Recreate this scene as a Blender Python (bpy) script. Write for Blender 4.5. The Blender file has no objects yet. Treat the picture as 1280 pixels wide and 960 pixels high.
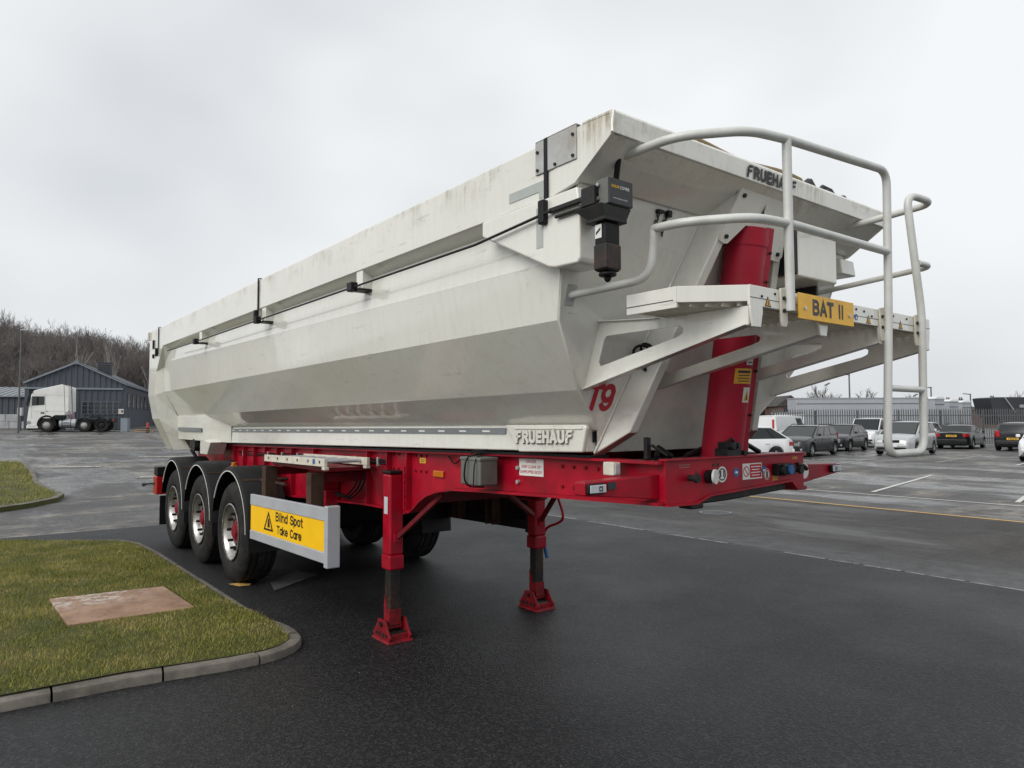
import bpy, bmesh, math, random
import numpy as np
from mathutils import Vector, Matrix
R = math.radians
random.seed(7); rng = np.random.default_rng(7)
SC = bpy.context.scene
COL = SC.collection

# ------------------------------------------------------------------ camera
cam_d = bpy.data.cameras.new('camera'); cam = bpy.data.objects.new('camera', cam_d); COL.objects.link(cam)
cam_d.sensor_fit = 'HORIZONTAL'; cam_d.sensor_width = 36.0; cam_d.lens = 881.97 / 1280 * 36.0
cam_d.clip_start = 0.05; cam_d.clip_end = 3000
cam.matrix_world = Matrix(((0.61261534, 0.042252, 0.78925104, 7.90822), (0.7903756, -0.02899084, -0.61193622, -3.473985),
                           (-0.00297448, 0.99868629, -0.05115519, 1.725204), (0, 0, 0, 1)))
SC.camera = cam

# ------------------------------------------------------------------ sky, sun, exposure
W = bpy.data.worlds.new('World'); SC.world = W; W.use_nodes = True
nt = W.node_tree; nt.nodes.clear()
SUN_EL, SUN_AZ = R(38), R(-82)          # azimuth measured from +X towards +Y
def wn(t, **k):
    n = nt.nodes.new(t)
    for a, b in k.items(): setattr(n, a, b)
    return n
out = wn('ShaderNodeOutputWorld'); bg = wn('ShaderNodeBackground'); nt.links.new(bg.outputs[0], out.inputs[0])
sky = wn('ShaderNodeTexSky', sky_type='NISHITA', sun_disc=False, sun_elevation=SUN_EL, sun_rotation=math.pi / 2 - SUN_AZ, air_density=1.0, dust_density=4.0)
tc = wn('ShaderNodeTexCoord'); mp = wn('ShaderNodeMapping'); nt.links.new(tc.outputs['Generated'], mp.inputs[0])
mp.inputs['Scale'].default_value = (1.0, 1.0, 1.7)
n1 = wn('ShaderNodeTexNoise'); n1.inputs['Scale'].default_value = 1.7; n1.inputs['Detail'].default_value = 3; n1.inputs['Roughness'].default_value = 0.42
nt.links.new(mp.outputs[0], n1.inputs['Vector'])
ramp = wn('ShaderNodeValToRGB'); nt.links.new(n1.outputs[0], ramp.inputs[0])
ramp.color_ramp.elements[0].position = 0.36; ramp.color_ramp.elements[0].color = (0.57, 0.592, 0.617, 1)
ramp.color_ramp.elements[1].position = 0.60; ramp.color_ramp.elements[1].color = (0.785, 0.80, 0.808, 1)
vm = wn('ShaderNodeVectorMath', operation='SCALE'); vm.inputs['Scale'].default_value = 0.05; nt.links.new(sky.outputs[0], vm.inputs[0])
mx = wn('ShaderNodeMix', data_type='RGBA'); mx.inputs[0].default_value = 0.9
nt.links.new(vm.outputs[0], mx.inputs[6]); nt.links.new(ramp.outputs[0], mx.inputs[7])
nt.links.new(mx.outputs[2], bg.inputs[0]); bg.inputs[1].default_value = 1.0
sd = bpy.data.lights.new('sun', 'SUN'); sd.energy = 1.5; sd.angle = R(42); sd.color = (1.0, 0.97, 0.93)
so = bpy.data.objects.new('sun', sd); COL.objects.link(so)
sv = Vector((math.cos(SUN_EL) * math.cos(SUN_AZ), math.cos(SUN_EL) * math.sin(SUN_AZ), math.sin(SUN_EL)))
so.rotation_euler = sv.to_track_quat('Z', 'Y').to_euler(); so.location = (0, 0, 30)
vs = SC.view_settings; vs.view_transform = 'Standard'; vs.look = 'None'; vs.exposure = 0.35; vs.gamma = 1.0; vs.use_curve_mapping = False

# ------------------------------------------------------------------ materials
def lin(h):
    h = h.lstrip('#'); o = []
    for i in (0, 2, 4):
        c = int(h[i:i + 2], 16) / 255; o.append(c / 12.92 if c <= .04045 else ((c + .055) / 1.055) ** 2.4)
    return tuple(o)
MATS = {}
class NT:
    def __init__(s, name):
        s.m = bpy.data.materials.new(name); s.m.use_nodes = True; s.t = s.m.node_tree; s.t.nodes.clear()
        s.o = s.n('ShaderNodeOutputMaterial'); s.p = s.n('ShaderNodeBsdfPrincipled'); s.l(s.p.outputs[0], s.o.inputs[0])
        MATS[name] = s.m
    def n(s, t, **k):
        n = s.t.nodes.new(t)
        for a, b in k.items(): setattr(n, a, b)
        return n
    def l(s, a, b): s.t.links.new(a, b)
    def coord(s, kind='Object', scale=(1, 1, 1)):
        c = s.n('ShaderNodeTexCoord'); m = s.n('ShaderNodeMapping'); m.inputs['Scale'].default_value = scale
        s.l(c.outputs[kind], m.inputs[0]); return m.outputs[0]
    def noise(s, v, scale, detail=4, rough=.55, lo=0, hi=1):
        n = s.n('ShaderNodeTexNoise'); n.inputs['Scale'].default_value = scale; n.inputs['Detail'].default_value = detail; n.inputs['Roughness'].default_value = rough
        s.l(v, n.inputs['Vector'])
        if (lo, hi) == (0, 1): return n.outputs[0]
        return s.rng(n.outputs[0], lo, hi)
    def rng(s, x, lo, hi, a=0, b=1):
        r = s.n('ShaderNodeMapRange'); r.inputs[1].default_value = lo; r.inputs[2].default_value = hi; r.inputs[3].default_value = a; r.inputs[4].default_value = b
        s.l(x, r.inputs[0]); return r.outputs[0]
    def mul(s, a, b, op='MULTIPLY'):
        m = s.n('ShaderNodeMath', operation=op)
        for i, v in enumerate((a, b)):
            if isinstance(v, (int, float)): m.inputs[i].default_value = v
            else: s.l(v, m.inputs[i])
        return m.outputs[0]
    def mix(s, f, a, b):
        m = s.n('ShaderNodeMix', data_type='RGBA')
        if isinstance(f, (int, float)): m.inputs[0].default_value = f
        else: s.l(f, m.inputs[0])
        for i, v in ((6, a), (7, b)):
            if isinstance(v, tuple): m.inputs[i].default_value = (*v[:3], 1)
            else: s.l(v, m.inputs[i])
        return m.outputs[2]
    def bump(s, h, strength=.1, dist=.01, prev=None):
        b = s.n('ShaderNodeBump'); b.inputs['Strength'].default_value = strength; b.inputs['Distance'].default_value = dist
        s.l(h, b.inputs['Height'])
        if prev is not None: s.l(prev, b.inputs['Normal'])
        return b.outputs[0]
    def set(s, **k):
        for a, v in k.items():
            i = s.p.inputs[a.replace('_', ' ')]
            if isinstance(v, (int, float)): i.default_value = v
            elif isinstance(v, tuple): i.default_value = (*v[:3], 1) if len(v) == 3 else v
            else: s.l(v, i)
        return s
    def sepz(s, v, ax=2):
        x = s.n('ShaderNodeSeparateXYZ'); s.l(v, x.inputs[0]); return x.outputs[ax]

def simple(name, col, rough=.5, metal=0, coat=0, var=.12, vscale=6, bump=0, bscale=60, spec=.5, dirt=None, damt=.0):
    t = NT(name); v = t.coord()
    a = t.noise(v, vscale, 5, .6, .3, .7)
    c = t.mix(a, tuple(x * (1 - var) for x in col), tuple(min(1, x * (1 + var)) for x in col))
    if dirt:
        d = t.noise(v, vscale * .6, 8, .7, .48, .72); d = t.mul(d, damt)
        c = t.mix(d, c, dirt)
    t.set(Base_Color=c, Roughness=t.rng(t.noise(v, vscale * 2, 4), .3, .7, rough * .8, min(1, rough * 1.2)), Metallic=metal, Coat_Weight=coat, Coat_Roughness=.08, Specular_IOR_Level=spec)
    if bump: t.set(Normal=t.bump(t.noise(v, bscale, 4), bump, .01))
    return t.m

def white_paint(name, base, algae=True):
    t = NT(name); v = t.coord(); g = t.coord(scale=(5, 5, .45))
    streak = t.noise(g, 5.5, 6, .65, .46, .76)
    big = t.noise(v, .9, 4, .5, .35, .68)
    fine = t.noise(v, 14, 6, .7, .55, .8)
    c = t.mix(big, tuple(x * .93 for x in base), base)
    c = t.mix(t.mul(streak, .15), c, (0.36, 0.35, 0.27))
    c = t.mix(t.mul(fine, .2), c, (0.27, 0.255, 0.19))
    if algae:
        z = t.sepz(v); up = t.rng(z, 2.88, 3.07)
        blot = t.mul(t.noise(v, 3.1, 6, .7, .47, .66), t.noise(g, 9, 4, .6, .38, .62))
        c = t.mix(t.mul(t.mul(up, blot), .95), c, (0.25, 0.185, 0.065))
    # rubbed-out sign writing towards the rear, scuffs and road film with their own outline
    sx_ = t.noise(t.coord(scale=(.35, 1, 1.6)), 2.2, 5, .6, .50, .60); xx = t.sepz(v, 0)
    band = t.mul(t.mul(t.rng(xx, -3.3, -2.7), t.rng(xx, .9, -.6)), t.mul(t.rng(t.sepz(v), 2.22, 2.3), t.rng(t.sepz(v), 2.66, 2.5)))
    c = t.mix(t.mul(t.mul(sx_, band), .38), c, (0.74, 0.76, 0.74))
    scr = t.noise(t.coord(scale=(1.0, 1, 7)), 3.0, 8, .75, .60, .66); c = t.mix(t.mul(scr, .35), c, (0.30, 0.285, 0.235))
    film = t.mul(t.noise(t.coord(scale=(.3, 1, 1.2)), 2.6, 6, .65, .46, .72), t.rng(t.sepz(v), 2.3, 1.55)); c = t.mix(t.mul(film, .32), c, (0.27, 0.235, 0.17))
    wave = t.noise(t.coord(scale=(.5, 1, 1)), 2.0, 2, .4)
    b = t.bump(wave, .3, .03); b = t.bump(t.noise(v, 220, 2), .02, .002, b)
    t.set(Base_Color=c, Roughness=t.rng(t.noise(v, 4, 5), .3, .7, .3, .5), Coat_Weight=1.0, Coat_Roughness=.07, Coat_IOR=1.6, Normal=b)
    return t.m

white_paint('white_paint', (0.76, 0.755, 0.69))
white_paint('white_plain', (0.78, 0.77, 0.70), False)
simple('rail_paint', (0.60, 0.61, 0.58), .38, coat=.2, var=.06, dirt=(.3, .28, .2), damt=.35, vscale=9)
simple('red_paint', (0.345, 0.002, 0.017), .42, coat=.15, spec=.3, var=.2, vscale=5, dirt=(.06, .010, .012), damt=.65, bump=.03, bscale=90)
simple('red_dark', (0.15, 0.004, 0.010), .5, spec=.3, var=.25, vscale=5, dirt=(.035, .014, .012), damt=.8)
simple('ram_red', (0.38, 0.010, 0.032), .5, spec=.3, var=.1, vscale=3, dirt=(.12, .02, .02), damt=.3)
simple('red_worn', (0.20, 0.004, 0.010), .6, var=.3, vscale=16, dirt=(.018, .010, .008), damt=1.0, bump=.3, bscale=70, spec=.3)
simple('pink_primer', (0.26, 0.13, 0.12), .6, dirt=(.08, .04, .03), damt=.4)
simple('black_plastic', (0.009, 0.009, 0.010), .5, var=.2, bump=.05, spec=.25)
simple('black_steel', (0.014, 0.014, 0.015), .5, dirt=(.05, .04, .03), damt=.5, vscale=9, spec=.3)
simple('grease_steel', (0.016, 0.015, 0.014), .42, spec=.35, dirt=(.10, .04, .02), damt=.6, vscale=14, bump=.1)
simple('rusty_steel', (0.065, 0.038, 0.026), .8, dirt=(.016, .011, .009), damt=.9, spec=.2, vscale=11, bump=.25, bscale=50)
simple('underbody', (0.010, 0.009, 0.009), .9, spec=.15, dirt=(.05, .035, .03), damt=.5)
simple('galvanised', (0.43, 0.44, 0.43), .5, metal=.15, dirt=(.22, .13, .06), damt=.55, vscale=7)
simple('pale_tape', (0.40, 0.43, 0.41), .45, var=.08)
simple('aluminium', (0.46, 0.48, 0.51), .42, metal=.25, var=.05, vscale=4)
simple('chrome', (0.50, 0.49, 0.47), .34, metal=.85, dirt=(.08, .06, .05), damt=.75, vscale=16)
simple('grey_box', (0.13, 0.135, 0.125), .55, dirt=(.07, .065, .05), damt=.5, vscale=8)
simple('cream_metal', (0.62, 0.59, 0.50), .5, dirt=(.25, .2, .12), damt=.4, vscale=12)
simple('yellow_film', (0.94, 0.55, 0.005), .35, var=.03)
simple('plate_yellow', (0.88, 0.48, 0.012), .38, var=.08, dirt=(.3, .15, .02), damt=.4, vscale=10)
simple('warn_yellow', (0.72, 0.38, 0.03), .45, var=.08)
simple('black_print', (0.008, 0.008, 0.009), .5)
simple('dark_print', (0.03, 0.033, 0.036), .5)
simple('red_print', (0.42, 0.012, 0.03), .45)
simple('white_print', (0.72, 0.72, 0.69), .5, var=.04)
simple('blue_print', (0.02, 0.11, 0.32), .45)
simple('gold_print', (0.75, 0.42, 0.03), .45)
simple('tarp_tan', (0.22, 0.16, 0.07), .75, bump=.2, bscale=25)
simple('tarp_dark', (0.02, 0.02, 0.022), .6, bump=.3, bscale=18)
simple('lens_clear', (0.55, 0.57, 0.6), .15, coat=.5)
simple('lens_amber', (0.5, 0.14, 0.005), .2, coat=.4)
simple('lens_red', (0.4, 0.01, 0.012), .2, coat=.5)
simple('hub_red', (0.20, 0.006, 0.018), .6, spec=.25, dirt=(.05, .012, .01), damt=.7, vscale=20)
simple('blue_grip', (0.02, 0.12, 0.28), .5)
def tyre():
    t = NT('tyre'); v = t.coord()
    a = t.noise(v, 7, 6, .65, .4, .75)
    c = t.mix(a, (0.010, 0.010, 0.011), (0.032, 0.030, 0.028)); c = t.mix(t.mul(t.noise(v, 22, 6, .75, .52, .75), .5), c, (0.075, 0.066, 0.056))
    t.set(Base_Color=c, Roughness=.75, Specular_IOR_Level=.22, Normal=t.bump(t.noise(v, 60, 4), .15, .004))
tyre()
simple('reflective_tape', (0.17, 0.185, 0.195), .4, var=.12, vscale=3)
def asphalt(name, dark, light, stain, scale=1.0, patch=.0, rough=(.5, .85), agg=.5, warm=None, spec=.5, iso=False, edge=None):
    t = NT(name); v = t.coord('Object')
    big = t.noise(v, .16 * scale, 6, .6, .36, .66)
    st = t.noise(t.coord(scale=(.10, .34, 1)), 1.0, 7, .62, .42, .68)
    fine = t.noise(v, 9, 6, .7, .3, .7)
    c = t.mix(big, dark, light)
    c = t.mix(t.mul(st, patch), c, stain)
    c = t.mix(t.mul(fine, .25), c, tuple(x * .55 for x in dark))
    vo = t.n('ShaderNodeTexVoronoi'); vo.inputs['Scale'].default_value = 82; t.l(v, vo.inputs['Vector'])
    sp = t.rng(vo.outputs['Color'], .52, .80)
    c = t.mix(t.mul(sp, agg), c, tuple(min(1, x * 2.6 + .02) for x in light))
    gr = t.noise(v, 130, 3, .8, .36, .64); c = t.mix(t.mul(gr, .6), c, tuple(x * .35 for x in dark))
    if warm:
        wv = t.mul(t.noise(t.coord(scale=(.5, .22, 1)), .9, 8, .68, .50, .60), t.noise(v, 3.5, 6, .7, .40, .56)); c = t.mix(t.mul(wv, .75), c, warm)
        cr = t.noise(t.coord(scale=(1.6, .35, 1)), .8, 9, .7, .52, .60); c = t.mix(t.mul(cr, .55), c, tuple(x * .6 for x in dark))
    wet = t.noise(t.coord(scale=(.3, .3, 1) if iso else (.12, .3, 1)), 1.3, 6, .62, *((.42, .66) if iso else (.47, .58)))
    if edge:
        ey = t.mul(t.rng(t.mul(t.sepz(v, 1), t.mul(t.noise(v, .5, 5, .6), 1.4), 'ADD'), edge[1], edge[0]), t.noise(v, 5, 6, .75, .25, .6)); c = t.mix(t.mul(ey, .8), c, edge[2])
    t.set(Base_Color=c, Roughness=t.rng(wet, 0, 1, rough[1], rough[0]), Specular_IOR_Level=spec)
    b = t.bump(vo.outputs['Distance'], .5, .005); b = t.bump(t.noise(v, 75, 4, .75), .45, .006, b)
    t.set(Normal=b)
    return t.m
asphalt('tarmac_new', (0.0070, 0.0073, 0.0085), (0.0135, 0.0138, 0.0152), (0.022, 0.022, 0.0225), patch=.25, rough=(.50, .63), agg=.75, spec=.33, iso=True)
asphalt('tarmac_mid', (0.040, 0.0385, 0.037), (0.066, 0.064, 0.062), (0.034, 0.033, 0.032), patch=.7, rough=(.5, .85), agg=.35, warm=(0.075, 0.066, 0.056), spec=.4, edge=(5.9, 7.2, (0.115, 0.117, 0.122)))
asphalt('tarmac_pale', (0.075, 0.076, 0.08), (0.11, 0.11, 0.112), (0.05, 0.05, 0.05), patch=.5, rough=(.3, .7), agg=.5, spec=.5)
asphalt('tarmac_old', (0.078, 0.078, 0.081), (0.165, 0.162, 0.158), (0.045, 0.043, 0.042), patch=.9, rough=(.12, .82), agg=.3, warm=(0.29, 0.265, 0.22), spec=.5)
def worn_paint(name, col, under, keep=.45):
    t = NT(name); v = t.coord('Object')
    w = t.noise(v, 7, 7, .75, keep - .07, keep + .05); c = t.mix(w, under, col)
    t.set(Base_Color=c, Roughness=.65)
worn_paint('line_white', (0.55, 0.54, 0.51), (0.11, 0.107, 0.10), .36)
worn_paint('line_yellow', (0.55, 0.33, 0.09), (0.12, 0.11, 0.09), .38)
worn_paint('line_worn', (0.40, 0.39, 0.36), (0.10, 0.098, 0.093), .47)
worn_paint('joint_line', (0.32, 0.31, 0.29), (0.04, 0.04, 0.04), .47)
def grassmat(name, a, b, c3):
    t = NT(name); v = t.coord('Object')
    c = t.mix(t.noise(v, 1.3, 5, .6, .38, .62), a, b); c = t.mix(t.noise(v, 2.6, 6, .7, .48, .68), c, c3)
    c = t.mix(t.mul(t.noise(v, 55, 2, .5, .4, .7), .5), c, tuple(min(1, x * 1.5) for x in c3))
    t.set(Base_Color=c, Roughness=.7, Specular_IOR_Level=.25)
grassmat('grass_blades', (0.115, 0.145, 0.014), (0.19, 0.20, 0.03), (0.37, 0.31, 0.11))
grassmat('turf', (0.030, 0.042, 0.008), (0.05, 0.06, 0.012), (0.075, 0.066, 0.022))
simple('kerb_concrete', (0.155, 0.14, 0.12), .85, var=.35, vscale=6, dirt=(.055, .055, .04), damt=.9, bump=.3, bscale=60)
simple('slab_concrete', (0.33, 0.205, 0.135), .85, var=.3, vscale=5, dirt=(.15, .095, .06), damt=.9, bump=.3, bscale=40)
def slabmat():
    t = NT('slab_cover'); v = t.coord()
    c = t.mix(t.noise(v, 4, 7, .7, .35, .68), (0.22, 0.13, 0.085), (0.38, 0.25, 0.17))
    c = t.mix(t.mul(t.noise(v, 13, 6, .7, .55, .72), .7), c, (0.13, 0.085, 0.06))
    pm = t.mul(t.mul(t.rng(t.sepz(v, 0), .62, .30), t.rng(t.sepz(v, 1), -1.95, -2.25)), t.noise(v, 9, 8, .75, .49, .55)); c = t.mix(t.mul(pm, .85), c, (0.50, 0.46, 0.43))
    t.set(Base_Color=c, Roughness=.85, Normal=t.bump(t.noise(v, 38, 6, .7), .4, .006))
slabmat()
simple('slab_pale', (0.40, 0.33, 0.28), .8, var=.2, vscale=14)
simple('clad_grey', (0.064, 0.073, 0.090), .6, var=.1, vscale=.7)
simple('clad_light', (0.19, 0.22, 0.255), .55, var=.08, vscale=.8)
simple('clad_dark', (0.03, 0.033, 0.04), .6)
simple('roof_sheet', (0.22, 0.24, 0.26), .5, var=.12, vscale=.8)
simple('concrete_pale', (0.44, 0.45, 0.46), .8, var=.12, vscale=1.2, dirt=(.2, .2, .2), damt=.6)
def glass(name, col, rough=.05):
    t = NT(name); v = t.coord(); c = t.mix(t.noise(v, 1.4, 2), tuple(x * .7 for x in col), col)
    t.set(Base_Color=c, Roughness=rough, Specular_IOR_Level=.5)
glass('car_glass', (0.018, 0.023, 0.025)); glass('pane_dark', (0.025, 0.028, 0.033), .12)
glass('lamp_glass', (0.35, 0.37, 0.4), .08)
for nm, c, met in (('car_white', (.72, .73, .74), 0), ('car_charcoal', (.014, .016, .019), .2), ('car_slate', (.012, .014, .018), .2), ('car_silver', (.48, .49, .50), .4), ('car_black', (.010, .013, .013), .2), ('car_navy', (.012, .013, .016), .2)):
    simple(nm, c, .32, metal=met, coat=.4, var=.03, vscale=1, dirt=tuple(x * .7 + .01 for x in c), damt=.25)
simple('truck_white', (.80, .80, .77), .35, coat=.4, var=.05, dirt=(.45, .42, .35), damt=.3, vscale=1.5)
simple('rim_grey', (.36, .37, .38), .35, metal=.6)
simple('curtain_grey', (0.36, 0.38, 0.41), .55, var=.07, vscale=.4)
simple('pale_steel', (0.30, 0.32, 0.34), .5, metal=.2, var=.15, vscale=2)
simple('fence_steel', (0.11, 0.115, 0.12), .55, metal=.2, var=.2, vscale=3)
simple('brick_far', (0.12, 0.075, 0.06), .85, var=.2, vscale=1)
simple('roof_far', (0.05, 0.043, 0.042), .85, var=.2, vscale=1)
simple('bark_grey', (0.115, 0.102, 0.095), .9, var=.3, vscale=2)
simple('bark_pale', (0.24, 0.23, 0.215), .85, var=.3, vscale=2)
simple('twig_grey', (0.15, 0.135, 0.128), .9, var=.35, vscale=.12)
simple('hill_soil', (0.10, 0.088, 0.08), .95, var=.35, vscale=.12, bump=.5, bscale=.6)
simple('wood_old', (0.25, 0.17, 0.11), .8, var=.3, vscale=3)
simple('hivis_red', (0.35, 0.05, 0.06), .6)

# ------------------------------------------------------------------ mesh helpers
class MB:
    def __init__(s): s.v = []; s.f = []
    def add(s, vs, fs):
        o = len(s.v); s.v += [tuple(p) for p in vs]; s.f += [tuple(o + i for i in f) for f in fs]; return s
    def box(s, x0, x1, y0, y1, z0, z1):
        if x1 < x0: x0, x1 = x1, x0
        if y1 < y0: y0, y1 = y1, y0
        if z1 < z0: z0, z1 = z1, z0
        return s.hexa([(x0, y0, z0), (x1, y0, z0), (x1, y1, z0), (x0, y1, z0)], [(x0, y0, z1), (x1, y0, z1), (x1, y1, z1), (x0, y1, z1)])
    def hexa(s, b, t):
        n = len(b); return s.add(list(b) + list(t), [tuple(range(n - 1, -1, -1)), tuple(range(n, 2 * n))] + [(i, (i + 1) % n, n + (i + 1) % n, n + i) for i in range(n)])
    def prism(s, poly, ax, a, b):
        def P(p, w): return {0: (w, p[0], p[1]), 1: (p[0], w, p[1]), 2: (p[0], p[1], w)}[ax]
        return s.hexa([P(p, a) for p in poly], [P(p, b) for p in poly])
    def tube(s, path, r, n=10, cap=True):
        P = [Vector(p) for p in path]; rr = r if isinstance(r, (list, tuple)) else [r] * len(P)
        up = None; rings = []
        for i, p in enumerate(P):
            d = (P[min(i + 1, len(P) - 1)] - P[max(i - 1, 0)]).normalized()
            if up is None: up = Vector((0, 0, 1)) if abs(d.z) < .9 else Vector((1, 0, 0))
            a = d.cross(up).normalized(); b = a.cross(d).normalized(); up = b
            rings.append([p + (a * math.cos(2 * math.pi * k / n) + b * math.sin(2 * math.pi * k / n)) * rr[i] for k in range(n)])
        vs = [q for g in rings for q in g]; fs = []
        for i in range(len(P) - 1):
            for k in range(n): fs.append((i * n + k, (i + 1) * n + k, (i + 1) * n + (k + 1) % n, i * n + (k + 1) % n))
        if cap: fs += [tuple(range(n)), tuple((len(P) - 1) * n + k for k in range(n - 1, -1, -1))]
        return s.add(vs, fs)
    def cyl(s, a, b, r, n=14, r2=None): return s.tube([a, b], [r, r if r2 is None else r2], n)
    def lathe(s, prof, c, ax=1, n=40, closed=False):
        vs = []; m = len(prof)
        for k in range(n):
            a = 2 * math.pi * k / n
            for r, h in prof:
                u, w = r * math.cos(a), r * math.sin(a)
                vs.append({1: (c[0] + u, c[1] + h, c[2] + w), 2: (c[0] + u, c[1] + w, c[2] + h), 0: (c[0] + h, c[1] + u, c[2] + w)}[ax])
        fs = []
        for k in range(n):
            for j in range(m if closed else m - 1): fs.append((k * m + j, k * m + (j + 1) % m, ((k + 1) % n) * m + (j + 1) % m, ((k + 1) % n) * m + j))
        return s.add(vs, fs)
    def bar(s, a, b, w, h, up=(0, 0, 1)):
        a, b = Vector(a), Vector(b); d = (b - a).normalized(); u = Vector(up)
        x = d.cross(u).normalized() * w / 2; y = x.cross(d).normalized() * h / 2
        return s.hexa([a - x - y, a + x - y, a + x + y, a - x + y], [b - x - y, b + x - y, b + x + y, b - x + y])
    def loft(s, rings, cap=True, closed=True):
        n = len(rings[0]); vs = [p for r in rings for p in r]; fs = []
        for i in range(len(rings) - 1):
            for k in range(n if closed else n - 1): fs.append((i * n + k, i * n + (k + 1) % n, (i + 1) * n + (k + 1) % n, (i + 1) * n + k))
        if cap: fs += [tuple(range(n - 1, -1, -1)), tuple((len(rings) - 1) * n + k for k in range(n))]
        return s.add(vs, fs)
    def flipY(s):
        m = MB(); m.v = [(x, -y, z) for x, y, z in s.v]; m.f = [tuple(reversed(f)) for f in s.f]; return m
    def build(s, name, mat, parent=None, bevel=0, smooth=35, segs=2, fix=True):
        me = bpy.data.meshes.new(name); me.from_pydata(s.v, [], s.f)
        if fix:
            bm = bmesh.new(); bm.from_mesh(me); bmesh.ops.recalc_face_normals(bm, faces=bm.faces); bm.to_mesh(me); bm.free()
        return link(name, me, mat, parent, bevel, smooth, segs)
def link(name, me, mat, parent=None, bevel=0, smooth=35, segs=2):
    me.materials.clear(); me.materials.append(MATS[mat])
    if smooth and len(me.polygons):
        me.polygons.foreach_set('use_smooth', [True] * len(me.polygons)); me.set_sharp_from_angle(angle=R(smooth))
    o = bpy.data.objects.new(name, me); COL.objects.link(o)
    if parent is not None: o.parent = parent
    if bevel:
        b = o.modifiers.new('bevel', 'BEVEL'); b.width = bevel; b.segments = segs; b.limit_method = 'ANGLE'; b.angle_limit = R(32); b.harden_normals = True
    return o
def npmesh(name, V, F, mat, parent=None, smooth=False):
    me = bpy.data.meshes.new(name); n = F.shape[1]
    me.vertices.add(len(V)); me.vertices.foreach_set('co', np.ascontiguousarray(V, np.float32).ravel())
    me.loops.add(F.size); me.loops.foreach_set('vertex_index', np.ascontiguousarray(F, np.int32).ravel())
    me.polygons.add(len(F)); me.polygons.foreach_set('loop_start', np.arange(0, F.size, n, dtype=np.int32))
    me.update(calc_edges=True)
    me.materials.append(MATS[mat])
    if smooth: me.polygons.foreach_set('use_smooth', [True] * len(F))
    o = bpy.data.objects.new(name, me); COL.objects.link(o)
    if parent is not None: o.parent = parent
    return o
def thing(name, label, cat, loc=(0, 0, 0), rz=0, group=None):
    o = bpy.data.objects.new(name, None); COL.objects.link(o); o.location = loc; o.rotation_euler = (0, 0, rz); o.empty_display_size = .2
    o['label'] = label; o['category'] = cat
    if group: o['group'] = group
    return o
def struct(o): o['kind'] = 'structure'; return o
def tag(o, label, cat, group=None):
    o['label'] = label; o['category'] = cat
    if group: o['group'] = group
    return o
def curve_mesh(splines, extrude=0.0):
    cu = bpy.data.curves.new('tmp', 'CURVE'); cu.dimensions = '2D'; cu.fill_mode = 'BOTH'; cu.extrude = extrude
    for pts in splines:
        sp = cu.splines.new('POLY'); sp.points.add(len(pts) - 1)
        for p, q in zip(sp.points, pts): p.co = (q[0], q[1], 0, 1)
        sp.use_cyclic_u = True
    o = bpy.data.objects.new('tmp', cu); me = bpy.data.meshes.new_from_object(o)
    bpy.data.objects.remove(o); bpy.data.curves.remove(cu); return me
def frame(origin, xd, yd):
    x, y = Vector(xd), Vector(yd); z = x.cross(y).normalized()
    return Matrix(((x.x, y.x, z.x, origin[0]), (x.y, y.y, z.y, origin[1]), (x.z, y.z, z.z, origin[2]), (0, 0, 0, 1)))
def plate(name, splines, M, thick, mat, parent, bevel=0):
    """flat plate with holes, outline in the plane of M, thickness centred"""
    me = curve_mesh(splines, thick / 2); me.transform(M); return link(name, me, mat, parent, bevel, 35)
def text(name, s, M, w, h, mat, parent, ext=.0008, bold=0.0, anchor=(0, 0)):
    """lettering fitted to the box w x h at M's origin (lower left corner)"""
    cu = bpy.data.curves.new('tmp', 'FONT'); cu.body = s; cu.size = 1; cu.offset = bold; cu.extrude = 0; cu.resolution_u = 3; cu.align_x = 'CENTER'
    o = bpy.data.objects.new('tmp', cu); me = bpy.data.meshes.new_from_object(o)
    bpy.data.objects.remove(o); bpy.data.curves.remove(cu)
    co = np.empty(len(me.vertices) * 3); me.vertices.foreach_get('co', co); co = co.reshape(-1, 3)
    lo, hi = co.min(0), co.max(0)
    co[:, 0] = (co[:, 0] - lo[0]) / (hi[0] - lo[0]) * w; co[:, 1] = (co[:, 1] - lo[1]) / (hi[1] - lo[1]) * h; co[:, 2] = ext
    me.vertices.foreach_set('co', co.ravel()); me.transform(M); me.update()
    return link(name, me, mat, parent, 0, 0)
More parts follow.
